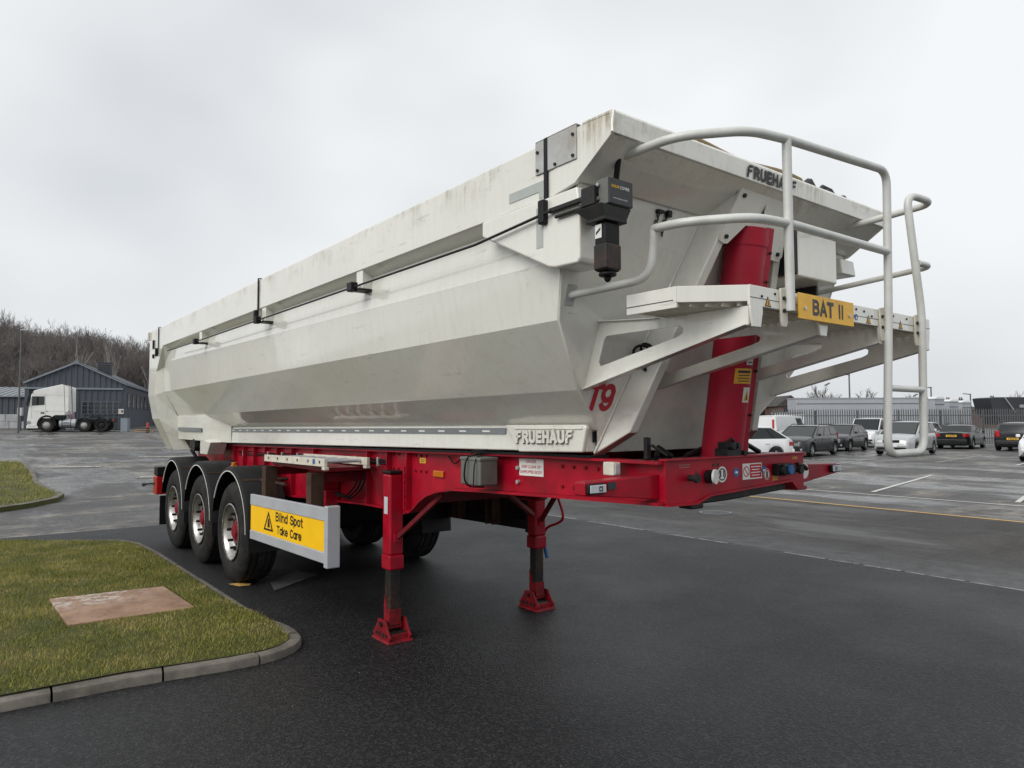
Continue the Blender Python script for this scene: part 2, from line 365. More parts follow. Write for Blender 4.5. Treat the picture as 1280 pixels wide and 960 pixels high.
# ---- stroke lettering in a plain grotesque
def arc_(cx, cy, rx, ry, a0, a1, n=10): return [(cx + rx * math.cos(R(a0 + (a1 - a0) * k / n)), cy + ry * math.sin(R(a0 + (a1 - a0) * k / n))) for k in range(n + 1)]
def glyphs():
    g = {}
    g['B'] = (.62, [[(0, 0), (0, 1)], [(0, 1), (.30, 1)] + arc_(.30, .765, .26, .235, 90, -90) + [(0, .53)], [(.25, .53)] + arc_(.32, .265, .28, .265, 90, -90) + [(0, 0)]])
    g['A'] = (.66, [[(0, 0), (.33, 1), (.66, 0)], [(.13, .30), (.53, .30)]])
    g['T'] = (.60, [[(0, 1), (.60, 1)], [(.30, 1), (.30, 0)]])
    g['1'] = (.14, [[(.07, 0), (.07, 1)]])
    g['9'] = (.56, [arc_(.28, .69, .28, .31, 0, 360, 18)[:-1] + [(.56, .69)], [(.56, .69), (.56, .42)] + arc_(.30, .30, .26, .30, 0, -150)])
    g['R'] = (.62, [[(0, 0), (0, 1)], [(0, 1), (.32, 1)] + arc_(.32, .75, .27, .25, 90, -90) + [(0, .50)], [(.34, .48), (.62, 0)]])
    g['U'] = (.60, [[(0, 1), (0, .30)] + arc_(.30, .30, .30, .30, 180, 360) + [(.60, 1)]])
    g['E'] = (.52, [[(.52, 1), (0, 1), (0, 0), (.52, 0)], [(0, .52), (.46, .52)]])
    g['H'] = (.60, [[(0, 0), (0, 1)], [(.60, 0), (.60, 1)], [(0, .52), (.60, .52)]])
    g['S'] = (.58, [arc_(.29, .75, .27, .25, 25, 265, 12) + arc_(.29, .26, .29, .26, 80, -160, 12)])
    g['C'] = (.60, [arc_(.32, .5, .32, .5, 48, 312, 18)])
    x = .72
    g['l'] = (.10, [[(.05, 0), (.05, 1)]]); g['i'] = (.10, [[(.05, 0), (.05, x)], [(.05, .88), (.05, 1.0)]])
    g['n'] = (.46, [[(0, 0), (0, x)], [(0, .46)] + arc_(.23, .46, .23, .26, 180, 0) + [(.46, 0)]])
    g['d'] = (.50, [[(.50, 0), (.50, 1)], arc_(.26, x / 2, .24, x / 2, 10, 350, 18)])
    g['p'] = (.50, [[(0, -.28), (0, x)], arc_(.24, x / 2, .24, x / 2, 170, -170, 18)])
    g['o'] = (.52, [arc_(.26, x / 2, .26, x / 2, 0, 360, 20)])
    g['t'] = (.32, [[(.14, .95), (.14, .14), (.20, .02), (.32, .01)], [(0, x), (.30, x)]])
    g['a'] = (.48, [[(.48, 0), (.48, x)], arc_(.24, x / 2, .24, x / 2, 12, 348, 18)])
    g['k'] = (.46, [[(0, 0), (0, 1)], [(.44, x), (.02, .28)], [(.16, .40), (.46, 0)]])
    g['e'] = (.52, [[(.02, .37), (.50, .37)], arc_(.26, x / 2, .26, x / 2, 8, 318, 18)])
    g['r'] = (.30, [[(0, 0), (0, x)], [(0, .42)] + arc_(.22, .46, .22, .25, 180, 70, 6)])
    return g
GL = glyphs()
def strokes(name, s_, M, w, h, th, mat, parent, ext=.0008, gap=.20, solid=0):
    """lettering in strokes of thickness th (fraction of cap height); cap height h, total width w"""
    tot = sum((GL[c][0] if c in GL else .30) for c in s_) + gap * (len(s_) - 1) + th; kx = w / tot; pen = th / 2; e = ext; outs = []
    for c in s_:
        if c not in GL: pen += .30 + gap; continue
        m = MB()
        for st in GL[c][1]:
            pts = [Vector(((p[0] + pen) * kx, (p[1] * (1 - th) + th / 2) * h)) for p in st]; q = [pts[0]]
            for p in pts[1:]:
                if (p - q[-1]).length > 1e-5: q.append(p)
            vs = []; hw = th * h / 2
            closed = (q[0] - q[-1]).length < 1e-4
            for i, p in enumerate(q):
                a = (q[i] - q[i - 1]).normalized() if i else ((q[0] - q[-2]).normalized() if closed else (q[1] - q[0]).normalized())
                b = (q[i + 1] - q[i]).normalized() if i < len(q) - 1 else ((q[1] - q[0]).normalized() if closed else a)
                t_ = (a + b).normalized() if (a + b).length > 1e-6 else a; n_ = Vector((-t_.y, t_.x)); f = 1 / max(.45, n_.dot(Vector((-a.y, a.x)))); n_ = n_ * hw * f
                if not closed and i == 0: p = p - a * hw * .98
                if not closed and i == len(q) - 1: p = p + a * hw * .98
                vs += [(p.x - n_.x, p.y - n_.y, e), (p.x + n_.x, p.y + n_.y, e)]
            m.add(vs, [(2 * i, 2 * i + 2, 2 * i + 3, 2 * i + 1) for i in range(len(q) - 1)]); e += .00012
        pen += GL[c][0] + gap
        m.v = [tuple(M @ Vector(v)) for v in m.v]
        o = m.build(name, mat, parent, smooth=0, fix=False); outs.append(o)
        if solid: sm = o.modifiers.new('thick', 'SOLIDIFY'); sm.thickness = solid; sm.offset = 1
    return outs
def outline(name, splines, M, mat, parent, ext=.0008):
    me = curve_mesh(splines, 0)
    for v in me.vertices: v.co.z = ext
    me.transform(M); return link(name, me, mat, parent, 0, 0)
def circ(cx, cy, r, n=20): return [(cx + r * math.cos(2 * math.pi * k / n), cy + r * math.sin(2 * math.pi * k / n)) for k in range(n)]
def rect(x0, y0, x1, y1): return [(x0, y0), (x1, y0), (x1, y1), (x0, y1)]
def bez(pts, n=6, rad={}):
    """round a polyline: replaces inner points by small arcs"""
    P = [Vector(p) for p in pts]; o = [P[0]]
    for i in range(1, len(P) - 1):
        a, b, c = P[i - 1], P[i], P[i + 1]
        q_ = rad.get(i, .09); ra = min(q_, (b - a).length * .48); rc = min(q_, (c - b).length * .48)
        s, e = b + (a - b).normalized() * ra, b + (c - b).normalized() * rc
        for k in range(n + 1):
            t = k / n; o.append(s * (1 - t) ** 2 + b * 2 * t * (1 - t) + e * t * t)
    o.append(P[-1]); return o
def copy_tree(o, parent=None):
    c = o.copy(); COL.objects.link(c)
    if parent is not None: c.parent = parent
    for ch in list(o.children): copy_tree(ch, c)
    return c

# ================================================================== GROUND
def zg(x, y=0.0):
    t = min(70.0, max(0.0, -x - 7.0)); f = max(0.0, min(1.0, (28.0 - y) / 16.0)); return .021 * t * t / (t + 8.0) * f * f * (3 - 2 * f)
xs = np.concatenate([np.linspace(-900, -160, 12), np.linspace(-150, -30, 41), np.linspace(-28, 12, 41), np.linspace(20, 700, 12)])
ys = np.concatenate([np.linspace(-700, -60, 9), np.linspace(-50, 100, 76), np.linspace(130, 900, 10)])
V = np.array([(x, y, zg(x, y) - .008) for x in xs for y in ys]); ny = len(ys)
F = np.array([(i * ny + j, (i + 1) * ny + j, (i + 1) * ny + j + 1, i * ny + j + 1) for i in range(len(xs) - 1) for j in range(ny - 1)])
struct(npmesh('yard_ground', V, F, 'tarmac_old', smooth=True))
def sheet(name, poly, z, mat, parent=None):
    me = bpy.data.meshes.new(name); me.from_pydata([(x, y, z) for x, y in poly], [], [tuple(range(len(poly)))])
    o = link(name, me, mat, parent, 0, 0); struct(o); return o
random.seed(11)
edge = [(x, 4.95 + random.uniform(-.02, .02)) for x in np.arange(60, -5.1, -.8)]
sheet('new_tarmac', [(-5.05, -40), (60, -40)] + edge + [(-5.05, 4.95)], 0.0, 'tarmac_new')
sheet('old_tarmac_lane', [(-6.9, 5.02), (60, 5.02), (60, 10.4), (-6.9, 10.4)], -.003, 'tarmac_mid')
# pale, broken joint between the two surfaces
random.seed(5)
for a, b in ((-4.8, -1.2), (-.9, .35), (.9, 1.9), (2.75, 3.3), (3.36, 3.72), (3.78, 4.2), (4.25, 4.85), (4.9, 5.5), (5.6, 6.4)):
    sheet('joint_strip', [(a, 4.965), (b, 4.965), (b, 4.995 + random.uniform(0, .012)), (a, 4.99)], .004, 'joint_line')
def hline(name, a, b, w, mat, lift=.004):
    a, b = Vector((*a, 0)), Vector((*b, 0)); d = (b - a); n = max(1, int(d.length / 3)); s = Vector((-d.y, d.x, 0)).normalized() * w / 2
    vs = []; fs = []
    for i in range(n + 1):
        p = a + d * i / n
        for q in (p - s, p + s): vs.append((q.x, q.y, zg(q.x, q.y) - .008 + lift + (.003 if q.x > -8 else .008)))
        if i: fs.append((2 * i - 2, 2 * i, 2 * i + 1, 2 * i - 1))
    me = bpy.data.meshes.new(name); me.from_pydata(vs, [], fs); return struct(link(name, me, mat, None, 0, 0))
hline('yellow_line', (-6.8, 10.55), (30, 10.5), .10, 'line_yellow', .007)
hline('bay_front_line', (-6.5, 12.8), (30, 13.9), .09, 'line_white', .007)
for x0, y0, x1, y1, m in ((-.17, 13.6, -1.4, 20.0, 'line_white'), (2.7, 13.75, 1.5, 20.1, 'line_white'), (-3.1, 13.4, -4.4, 19.8, 'line_white'), (-5.9, 22.5, -7.0, 28.6, 'line_worn'), (-4.0, 27.0, -4.9, 34.4, 'line_worn'), (-1.4, 27.3, -2.2, 33.5, 'line_white'), (-9.4, 21.8, -10.6, 27.5, 'line_worn')):
    hline('bay_line', (x0, y0), (x1, y1), .10, m, .007)
# worn markings on the road to the left
for x0, y0, x1, y1, w in ((-45, 3.5, -40, 14, .16), (-33.0, -1.0, -29.0, 8.0, .14), (-20.6, -1.2, -20.0, .3, .5), (-15.2, .6, -14.6, 1.6, .42), (-24.5, 2.2, -22.6, 6.2, .5), (-27, 8, -26, 13, .18)):
    hline('road_mark', (x0, y0), (x1, y1), w, 'line_worn', .010)
# wet patch and scrap of paint beside the front tyre
sheet('paint_scrap', [(.10, -1.22), (.27, -1.17), (.30, -1.06), (.22, -1.02), (.12, -1.1)], .006, 'line_yellow')
sheet('cover_patch', [(.34, -.86), (.70, -.94), (.26, -.30), (-.10, -.42)], .007, 'tarmac_mid')

# ---- verge with kerb
KH = .062
def verge_outline():
    p = [(2.66, -40), (2.66, -3.3), (2.68, -2.6), (2.78, -1.95), (2.78, -1.78)]
    for k in range(1, 9):
        a = R(90 * k / 8); p.append((2.38 + .40 * math.cos(a), -1.78 + .44 * math.sin(a)))
    p += [(2.05, -1.31), (1.2, -1.36), (-.8, -1.38), (-2.3, -1.40), (-3.3, -1.46), (-3.75, -1.62), (-4.3, -2.3), (-4.85, -3.05), (-6.6, -5.2), (-15, -15), (-30, -40)]
    return p
vo_ = verge_outline()
def inset(poly, d):
    o = []
    n = len(poly)
    for i in range(n):
        a, b, c = Vector(poly[i - 1]), Vector(poly[i]), Vector(poly[(i + 1) % n])
        e1, e2 = (b - a).normalized(), (c - b).normalized(); nn = Vector((-(e1 + e2).y, (e1 + e2).x))
        nn = nn.normalized() if nn.length > 1e-6 else Vector((-e1.y, e1.x)); o.append(tuple(b + nn * d))
    return o
# the soil is a gently crowned sheet, kerb high at the front and flush at the back
def vz(x, y):
    front = max(0, min(1, (x + 3.9) / 4.6)); side = max(0, min(1, (-1.36 - y) / .55))
    return .012 + (KH + .004 - .012) * front * max(side, max(0, min(1, (x - .6) / 1.2))) + .02 * math.sin(x * 1.7 + y) * side * .6
vi = inset(vo_, .085)
bm = bmesh.new(); vv = [bm.verts.new((x, y, 0)) for x, y in vi]; fc = bm.faces.new(vv); bmesh.ops.triangulate(bm, faces=[fc])
for _ in range(4):
    es = [e for e in bm.edges if e.calc_length() > .9 and min(v.co.y for v in e.verts) > -9]
    if not es: break
    bmesh.ops.subdivide_edges(bm, edges=es, cuts=1); bmesh.ops.triangulate(bm, faces=bm.faces[:])
for v in bm.verts: v.co.z = vz(v.co.x, v.co.y)
me = bpy.data.meshes.new('verge_soil'); bm.to_mesh(me); bm.free()
struct(link('verge_soil', me, 'turf', None, 0, 60))
kerb = bpy.data.objects.new('kerb', None); COL.objects.link(kerb); struct(kerb)
def kerb_run(path, stone, w, h, mat, parent, z=lambda x, y: 0, name='kerb_stone', seed=1):
    """kerb stones laid along a path, each its own piece with a joint"""
    rs = random.Random(seed); P = [Vector((*p, 0)) for p in path]; L = [0]
    for a, b in zip(P, P[1:]): L.append(L[-1] + (b - a).length)
    def at(d):
        for i in range(len(P) - 1):
            if d <= L[i + 1] or i == len(P) - 2:
                t = (d - L[i]) / (L[i + 1] - L[i]); return P[i].lerp(P[i + 1], t), (P[i + 1] - P[i]).normalized()
    d = 0; objs = []
    while d < L[-1] - .12:
        e = min(L[-1], d + stone); m = MB(); k = max(2, int((e - d) / .09)); rings = []
        dz = rs.uniform(-.005, .005); off = rs.uniform(-.006, .006)
        for i in range(k + 1):
            s_ = d + .007 + (e - d - .014) * i / k; p, t = at(s_); nrm = Vector((-t.y, t.x, 0)); p = p + nrm * off; zz = z(p.x, p.y) + dz
            pr = [(0, -.05), (0, h - .018), (.006, h - .006), (.02, h), (w, h + .002), (w, -.05)]
            rings.append([(p.x + nrm.x * a, p.y + nrm.y * a, zz + b) for a, b in pr])
        m.loft(rings); objs.append(m.build(name, mat, parent, smooth=40)); d = e
    return objs
# front and corner stand proud, the long edge beside the trailer is almost flush
kerb_run([p for p in vo_ if p[1] > -9 and p[0] > 2.2][0:0] + [(2.66, -9.2), (2.66, -3.3), (2.68, -2.6), (2.78, -1.95)] + vo_[4:14] + [(1.75, -1.33), (1.45, -1.345)], .62, .115, KH, 'kerb_concrete', kerb, z=lambda x, y: -.05 * max(0, min(1, (2.3 - x) / .6)) if y > -1.5 else 0, seed=3)
kerb_run([(1.42, -1.346), (1.2, -1.36), (-.8, -1.38), (-2.3, -1.40), (-3.3, -1.46), (-3.75, -1.62), (-4.3, -2.3), (-4.85, -3.05), (-6.6, -5.2)], .9, .05, .012, 'kerb_concrete', kerb, seed=4, name='edging_stone')
# far island
isl = [(-8.6, -3.1), (-9.2, -2.4), (-10.0, -1.85), (-10.8, -1.66), (-11.6, -1.72), (-14, -1.9), (-18, -1.75), (-22.3, -1.75), (-23.2, -2.3), (-23.6, -3.4), (-26, -14), (-12.0, -14), (-9.2, -5.2)]
mi = MB(); mi.add([(x, y, zg(x) + .085) for x, y in isl] + [(x, y, zg(x) - .03) for x, y in isl], [tuple(range(len(isl)))] + [(i, (i + 1) % len(isl), len(isl) + (i + 1) % len(isl), len(isl) + i) for i in range(len(isl))])
struct(mi.build('island_soil', 'turf'))
ik = bpy.data.objects.new('island_kerb', None); COL.objects.link(ik); struct(ik)
kerb_run([(-9.4, -5.4), (-8.6, -3.1), (-9.2, -2.4), (-10.0, -1.85), (-10.8, -1.66), (-11.6, -1.72), (-14, -1.9), (-18, -1.75), (-22.3, -1.75)], .9, .12, .095, 'kerb_concrete', ik, z=lambda x, y: zg(x), seed=6)
# slab let into the verge
t = thing('concrete_slab', 'rectangular pinkish concrete slab let into the near grass verge', 'slab')
sl = [(-.02, -2.80), (.12, -1.85), (1.13, -1.80), (1.08, -2.76)]
m = MB().hexa([(x, y, -.02) for x, y in sl], [(x, y, .076 + .004 * math.sin(x * 9)) for x, y in sl]); m.build('slab_body', 'slab_cover', t, bevel=.008)
# ---- grass blades
def inside(px, py, poly):
    c = np.zeros(len(px), bool); n = len(poly)
    for i in range(n):
        (x0, y0), (x1, y1) = poly[i - 1], poly[i]
        cr = ((y0 > py) != (y1 > py)) & (px < (x1 - x0) * (py - y0) / (y1 - y0 + 1e-12) + x0); c ^= cr
    return c
def blades(name, label, n, box, poly, hole, zf, h0, h1, w, group=None):
    px = rng.uniform(box[0], box[1], n); py = rng.uniform(box[2], box[3], n)
    k = inside(px, py, poly)
    if hole: k &= ~inside(px, py, hole)
    px, py = px[k], py[k]; n = len(px); pz = np.array([zf(a, b) for a, b in zip(px, py)])
    clump = .5 + .5 * np.sin(px * 5.1 + 1.3 * np.sin(py * 4.3)) * np.sin(py * 6.1 + px * 2)
    h = rng.uniform(h0, h1, n) * (.65 + .6 * clump); a = rng.uniform(0, 2 * np.pi, n); le = rng.uniform(.15, 1.0, n) * h; b = rng.uniform(0, 2 * np.pi, n)
    ww = w * rng.uniform(.6, 1.4, n)
    V = np.empty((n, 3, 3)); V[:, 0] = np.c_[px - np.cos(a) * ww, py - np.sin(a) * ww, pz - .004]; V[:, 1] = np.c_[px + np.cos(a) * ww, py + np.sin(a) * ww, pz - .004]
    V[:, 2] = np.c_[px + np.cos(b) * le, py + np.sin(b) * le, pz + h]
    o = npmesh(name, V.reshape(-1, 3), np.arange(3 * n).reshape(-1, 3), 'grass_blades'); o['kind'] = 'stuff'; o['label'] = label; o['category'] = 'grass'; return o
vg = inset(vo_, .088)
blades('verge_grass', 'short mown olive green grass on the near kerbed verge', 330000, (-7, 2.9, -7.0, -1.2), vg, [(x, y) for x, y in sl], vz, .014, .038, .0022)
blades('island_grass', 'short mown grass on the far kerbed island', 60000, (-25, -8, -9, -1.5), inset(isl, .12), None, lambda x, y: zg(x) + .085, .03, .08, .006)

# ================================================================== TIPPER TRAILER (origin on the ground under the leading axle, +X = front)
T = thing('tipper_trailer', 'long cream white tipping semi-trailer on a red chassis standing on its landing legs', 'trailer')
def P(mb, name, mat, parent=T, **k): return mb.build(name, mat, parent, **k)
def Xb(z): return 5.08 + .36 * (z - 1.6)          # bulkhead plane, raked
def Xf(z): return 5.235 + .36 * (z - 1.6)         # front plane of the ram housing
def Hf(z): return .622 - .289 * (z - 1.6)         # half width of the housing there
XR = -3.36
FR = [(-1.175, 2.757), (-1.205, 2.50), (-1.16, 2.22), (-.92, 1.885), (-.70, 1.67)]      # section at the front
RR = [(-1.175, 2.757), (-1.19, 2.58), (-1.165, 2.155), (-.97, 1.80), (-.70, 1.61)]   # and at the rear
for s in (1, -1):
    far = s < 0
    nm = ('upper_side_panel', 'middle_side_panel', 'lower_side_panel', 'bottom_side_panel')
    for j in range(4):
        (y0, z0), (y1, z1) = FR[j], FR[j + 1]; (u0, w0), (u1, w1) = RR[j], RR[j + 1]
        n = 24; vs = []; fs = []
        for i in range(n + 1):
            for (ya, za), (yb, zb) in (((y0, z0), (u0, w0)), ((y1, z1), (u1, w1))):
                xa = Xb(za) - .004; q = i / n; vs.append((XR + (xa - XR) * q, s * (yb + (ya - yb) * q), zb + (za - zb) * q))
            if i: fs.append((2 * i - 2, 2 * i, 2 * i + 1, 2 * i - 1))
        o = P(MB().add(vs, fs), nm[j], 'white_paint', smooth=0)
        sm = o.modifiers.new('thick', 'SOLIDIFY'); sm.thickness = .006; sm.offset = 0
    # weld bead along the body's front edge
    bead = [(Xb(z) + .004, s * y, z) for y, z in [(-1.22, 2.84), (-1.222, 2.47)] + FR[2:]]
    P(MB().tube(bead, .008, 6), 'corner_weld', 'white_paint', smooth=60)
    # top rail
    P(MB().prism([(-1.27 * s, 2.80), (-1.27 * s, 3.075), (-1.26 * s, 3.085), (-1.05 * s, 3.085), (-1.03 * s, 3.07), (-1.03 * s, 2.752), (-1.178 * s, 2.752)], 0, -3.5, 5.40), 'top_rail', 'white_paint', bevel=.004)
    # rail gussets
    for gx in (-1.05, 1.22, 3.27):
        P(MB().hexa([(gx - .05, -1.262 * s, 2.665), (gx + .05, -1.262 * s, 2.665), (gx + .05, -1.16 * s, 2.665), (gx - .05, -1.16 * s, 2.665)], [(gx - .05, -1.262 * s, 2.802), (gx + .05, -1.262 * s, 2.802), (gx + .05, -1.16 * s, 2.79), (gx - .05, -1.16 * s, 2.79)]), 'rail_gusset', 'white_plain', bevel=.006)
        P(MB().box(gx - .06, gx + .06, -1.29 * s, -1.15 * s, 2.652, 2.664), 'gusset_foot', 'black_steel')
    # hood side plate
    P(MB().prism([(5.395, 3.08), (5.79, 3.08), (5.79, 2.982), (5.548, 2.822), (5.40, 2.80)], 1, -1.272 * s, -1.252 * s), 'hood_side_plate', 'white_paint', bevel=.004)
    # fairing box under the rail end
    if far: P(MB().prism([(5.2, 2.798), (5.2, 2.74), (5.45, 2.69), (5.59, 2.69), (5.575, 2.798)], 1, -1.285 * s, -1.10 * s), 'rail_end_fairing', 'white_paint', bevel=.01)
    else: P(MB().prism([(4.82, 2.798), (4.82, 2.715), (5.37, 2.455), (5.42, 2.445), (5.575, 2.44), (5.59, 2.46), (5.59, 2.70), (5.575, 2.798)], 1, -1.285 * s, -1.10 * s), 'rail_end_fairing', 'white_paint', bevel=.014)
    # cover latch rod
    P(MB().tube([(5.42, -1.308 * s, 2.715), (4.8, -1.312 * s, 2.675), (3.27, -1.312 * s, 2.675), (1.2, -1.312 * s, 2.675), (-1.05, -1.312 * s, 2.675), (-2.6, -1.30 * s, 2.69)], .0075, 8), 'latch_rod', 'black_steel', smooth=60)
    for gx, gz in ((-1.05, 2.675), (1.2, 2.675), (3.27, 2.675)):
        P(MB().box(gx - .05, gx + .03, -1.34 * s, -1.285 * s, gz - .03, gz + .035), 'rod_clip', 'black_plastic', bevel=.008)
    for gx, zt in ((1.10, 3.09), (5.35, 3.09), (-3.32, 3.09)):
        P(MB().box(gx - .013, gx + .013, -1.282 * s, -1.274 * s, 2.70, zt).box(gx - .013, gx + .013, -1.28 * s, -1.08 * s, zt, zt + .006), 'cover_strap', 'black_plastic')
        P(MB().box(gx - .022, gx + .022, -1.318 * s, -1.276 * s, 2.665, 2.785), 'strap_ratchet', 'black_plastic', bevel=.01)
    # sill
    def sz(x, top): return (1.635 + (x + 1.95) * .0085) if top else (1.435 + (x + 1.95) * .0157)
    a, b = -1.95, 5.06
    P(MB().hexa([(a, -.745 * s, sz(a, 0)), (b, -.745 * s, sz(b, 0)), (b, -.62 * s, sz(b, 0)), (a, -.62 * s, sz(a, 0))], [(a, -.735 * s, sz(a, 1)), (b, -.735 * s, sz(b, 1)), (b, -.62 * s, sz(b, 1)), (a, -.62 * s, sz(a, 1))]), 'sill_rail', 'white_paint', bevel=.01)
    P(MB().hexa([(a + .05, -.7462 * s, sz(a, 1) - .055), (4.32, -.7462 * s, sz(4.32, 1) - .052), (4.32, -.744 * s, sz(4.32, 1) - .052), (a + .05, -.744 * s, sz(a, 1) - .055)],
              [(a + .05, -.7442 * s, sz(a, 1) - .012), (4.32, -.7442 * s, sz(4.32, 1) - .012), (4.32, -.742 * s, sz(4.32, 1) - .012), (a + .05, -.742 * s, sz(a, 1) - .012)]), 'tape_strip', 'reflective_tape', smooth=0)
    for k in range(22):
        x = -1.75 + k * .277; zt_ = sz(x, 1) - .034; P(MB().box(x, x + .085, -.7478 * s, -.7464 * s, zt_ - .005, zt_ + .006), 'tape_dash', 'white_print')
    # rear sill box with its pivot
    P(MB().hexa([(-3.4, -.96 * s, 1.46), (-2.0, -.96 * s, 1.46), (-1.52, -.745 * s, 1.44), (-3.4, -.745 * s, 1.46)], [(-3.4, -.985 * s, 1.80), (-2.0, -.985 * s, 1.80), (-1.52, -.745 * s, 1.80), (-3.4, -.745 * s, 1.80)]), 'rear_sill_box', 'white_paint', bevel=.008)
    P(MB().box(-3.3, -2.02, -.992 * s, -.984 * s, 1.585, 1.635), 'tape_strip', 'reflective_tape')
    P(MB().prism([(-2.2, 1.47), (-1.97, 1.47), (-1.70, 1.45), (-1.86, 1.285), (-2.2, 1.285)], 1, -.955 * s, -.74 * s), 'pivot_bracket', 'white_plain', bevel=.008)
    P(MB().cyl((-2.50, -.97 * s, 1.395), (-2.50, -.70 * s, 1.395), .085, 20).cyl((-2.72, -.95 * s, 1.40), (-2.72, -.7 * s, 1.40), .06, 16), 'pivot_boss', 'black_steel', smooth=40)
# underside / floor of the body, closing it
P(MB().loft([[(XR, y, z) for y, z in ((-.70, 1.61), (.70, 1.61), (.70, 1.58), (-.70, 1.58))], [(5.07, y, z) for y, z in ((-.70, 1.66), (.70, 1.66), (.70, 1.60), (-.70, 1.60))]]), 'body_floor', 'black_steel')
# roll-over cover across the top and the stowed edge of it
rings = []
for i in range(21):
    x = -3.6 + 9.3 * i / 20; dz = .012 * math.sin(i * 2.1)
    rings.append([(x, y, 3.035 + .09 * (1 - (y / 1.15) ** 2) + dz * (1 - abs(y) / 1.15)) for y in np.linspace(-1.13, 1.13, 13)])
P(MB().loft(rings, cap=False, closed=False), 'cover_sheet', 'tarp_tan', smooth=60)
fold = [(5.70, y, 3.105 + .03 * math.sin(k * 1.9) * (1 if k % 2 else .5)) for k, y in enumerate(np.linspace(.42, .98, 9))]
P(MB().tube(fold, [.02, .04, .03, .022, .03, .036, .03, .026, .012], 8), 'cover_fold', 'tarp_dark', smooth=60)
P(MB().tube([(5.68, .62, 3.11), (5.68, .70, 3.17), (5.68, .80, 3.165), (5.68, .90, 3.10)], .012, 8), 'cover_cord', 'tarp_dark', smooth=60)
P(MB().tube([(5.72, y, 3.10 + .014 * math.sin(y * 7) + .012 * (1 - (y + .2) ** 2)) for y in np.linspace(-.62, .36, 12)], .026, 8), 'rolled_cover_edge', 'tarp_tan', smooth=60)
# bulkhead
bk = [(-1.235, 2.90), (-1.235, 2.47), (-1.165, 2.22), (-.925, 1.885), (-.70, 1.665), (-.66, 1.545), (.66, 1.545), (.70, 1.665), (.925, 1.885), (1.165, 2.22), (1.235, 2.47), (1.235, 2.90)]
Mb = frame((Xb(0), 0, 0), (0, 1, 0), (.36, 0, 1))
plate('front_bulkhead', [bk], Mb, .012, 'white_paint', T)
# hood: soffit, fascia, top skin
P(MB().add([(5.785, -1.26, 2.984), (5.785, 1.26, 2.984), (5.545, 1.26, 2.835), (5.545, -1.26, 2.835), (5.785, -1.26, 2.99), (5.785, 1.26, 2.99), (5.545, 1.26, 2.845), (5.545, -1.26, 2.845)], [(0, 1, 2, 3), (4, 7, 6, 5), (0, 4, 5, 1), (2, 6, 7, 3), (0, 3, 7, 4), (1, 5, 6, 2)]), 'hood_soffit', 'white_paint')
P(MB().prism([(5.775, 2.98), (5.796, 2.98), (5.802, 3.07), (5.792, 3.085), (5.60, 3.09), (5.60, 3.078), (5.775, 3.07)], 1, -1.274, 1.274), 'hood_fascia', 'white_paint', bevel=.003)
P(MB().tube([(5.797, -1.27, 3.078), (5.79, -1.272, 3.03), (5.79, -1.272, 2.985)], .008, 6), 'corner_weld', 'white_paint')
# front lettering
def fru(M, w, h, mat, parent, ext):
    lw = w / 8.0
    Ft = [(.02, .46), (.10, .72), (.26, .92), (.46, 1.0), (1.0, 1.0), (.90, .80), (.52, .80), (.38, .72), (.30, .58), (.29, .46)]
    Fl = [(0, 0), (0, .26), (.08, .44), (.26, .60), (.42, .64), (.86, .64), (.76, .45), (.46, .45), (.34, .36), (.28, .18), (.27, 0)]
    for x0 in (0, 7.0):
        for q in (Ft, Fl): outline('letter', [[((x0 + a * .95) * lw + .12 * lw * b * 0, b * h) for a, b in q]], M, mat, parent, ext)
    strokes('letter', 'RUEHAU', M @ Matrix.Translation((1.02 * lw, 0, 0)), 5.88 * lw, h, .25, mat, parent, ext, gap=.36)
fs = bpy.data.objects['hood_fascia']
fru(frame((5.7985, -.285, 2.990), (0, 1, 0), (.066, 0, 1)), .475, .068, 'black_print', fs, .003)
# ---- ram housing: two raked box columns
for s in (1, -1):
    def col(z, zr=None):
        zr = z if zr is None else zr
        return [(Xf(z), -s * Hf(z), z), (Xf(z), -s * (Hf(z) - .065), z), (Xb(zr) - .004, -s * (Hf(zr) - .035), zr), (Xb(zr) - .004, -s * (Hf(zr) + .045), zr)]
    P(MB().hexa(col(1.655, 1.53), col(2.98)), 'housing_column', 'white_paint', bevel=.008)
    P(MB().tube([(Xb(1.54) + .006, -s * (Hf(1.54) + .05), 1.54), (Xb(2.93) + .006, -s * (Hf(2.93) + .05), 2.93)], .007, 6), 'column_weld', 'white_paint')
    P(MB().hexa([(Xf(1.655) - .004, -s * Hf(1.655), 1.652), (Xf(1.655) - .004, -s * (Hf(1.655) - .065), 1.652), (Xb(1.53), -s * (Hf(1.53) - .035), 1.527), (Xb(1.53), -s * (Hf(1.53) + .045), 1.527)], [(Xf(1.655) - .004, -s * Hf(1.655), 1.655), (Xf(1.655) - .004, -s * (Hf(1.655) - .065), 1.655), (Xb(1.53), -s * (Hf(1.53) - .035), 1.53), (Xb(1.53), -s * (Hf(1.53) + .045), 1.53)]), 'column_base', 'pink_primer')
Mt = frame((Xf(0) + .009, 0, 0), (0, 1, 0), (.36, 0, 1))
tp = plate('housing_top_plate', [[(-.235, 2.975), (-.305, 2.715), (-.30, 2.685), (-.265, 2.675), (-.235, 2.68), (-.12, 2.79), (.04, 2.79), (.125, 2.665), (.16, 2.65), (.275, 2.65), (.295, 2.68), (.235, 2.975)]], Mt, .014, 'white_plain', T, bevel=.003)
for y, z in ((-.205, 2.925), (.205, 2.925), (-.265, 2.71), (.24, 2.685)):
    x = Xf(z) + .014; MB().cyl((x, y, z), (x + .012, y, z - .004), .012, 10).build('bolt', 'black_steel', tp, smooth=60)
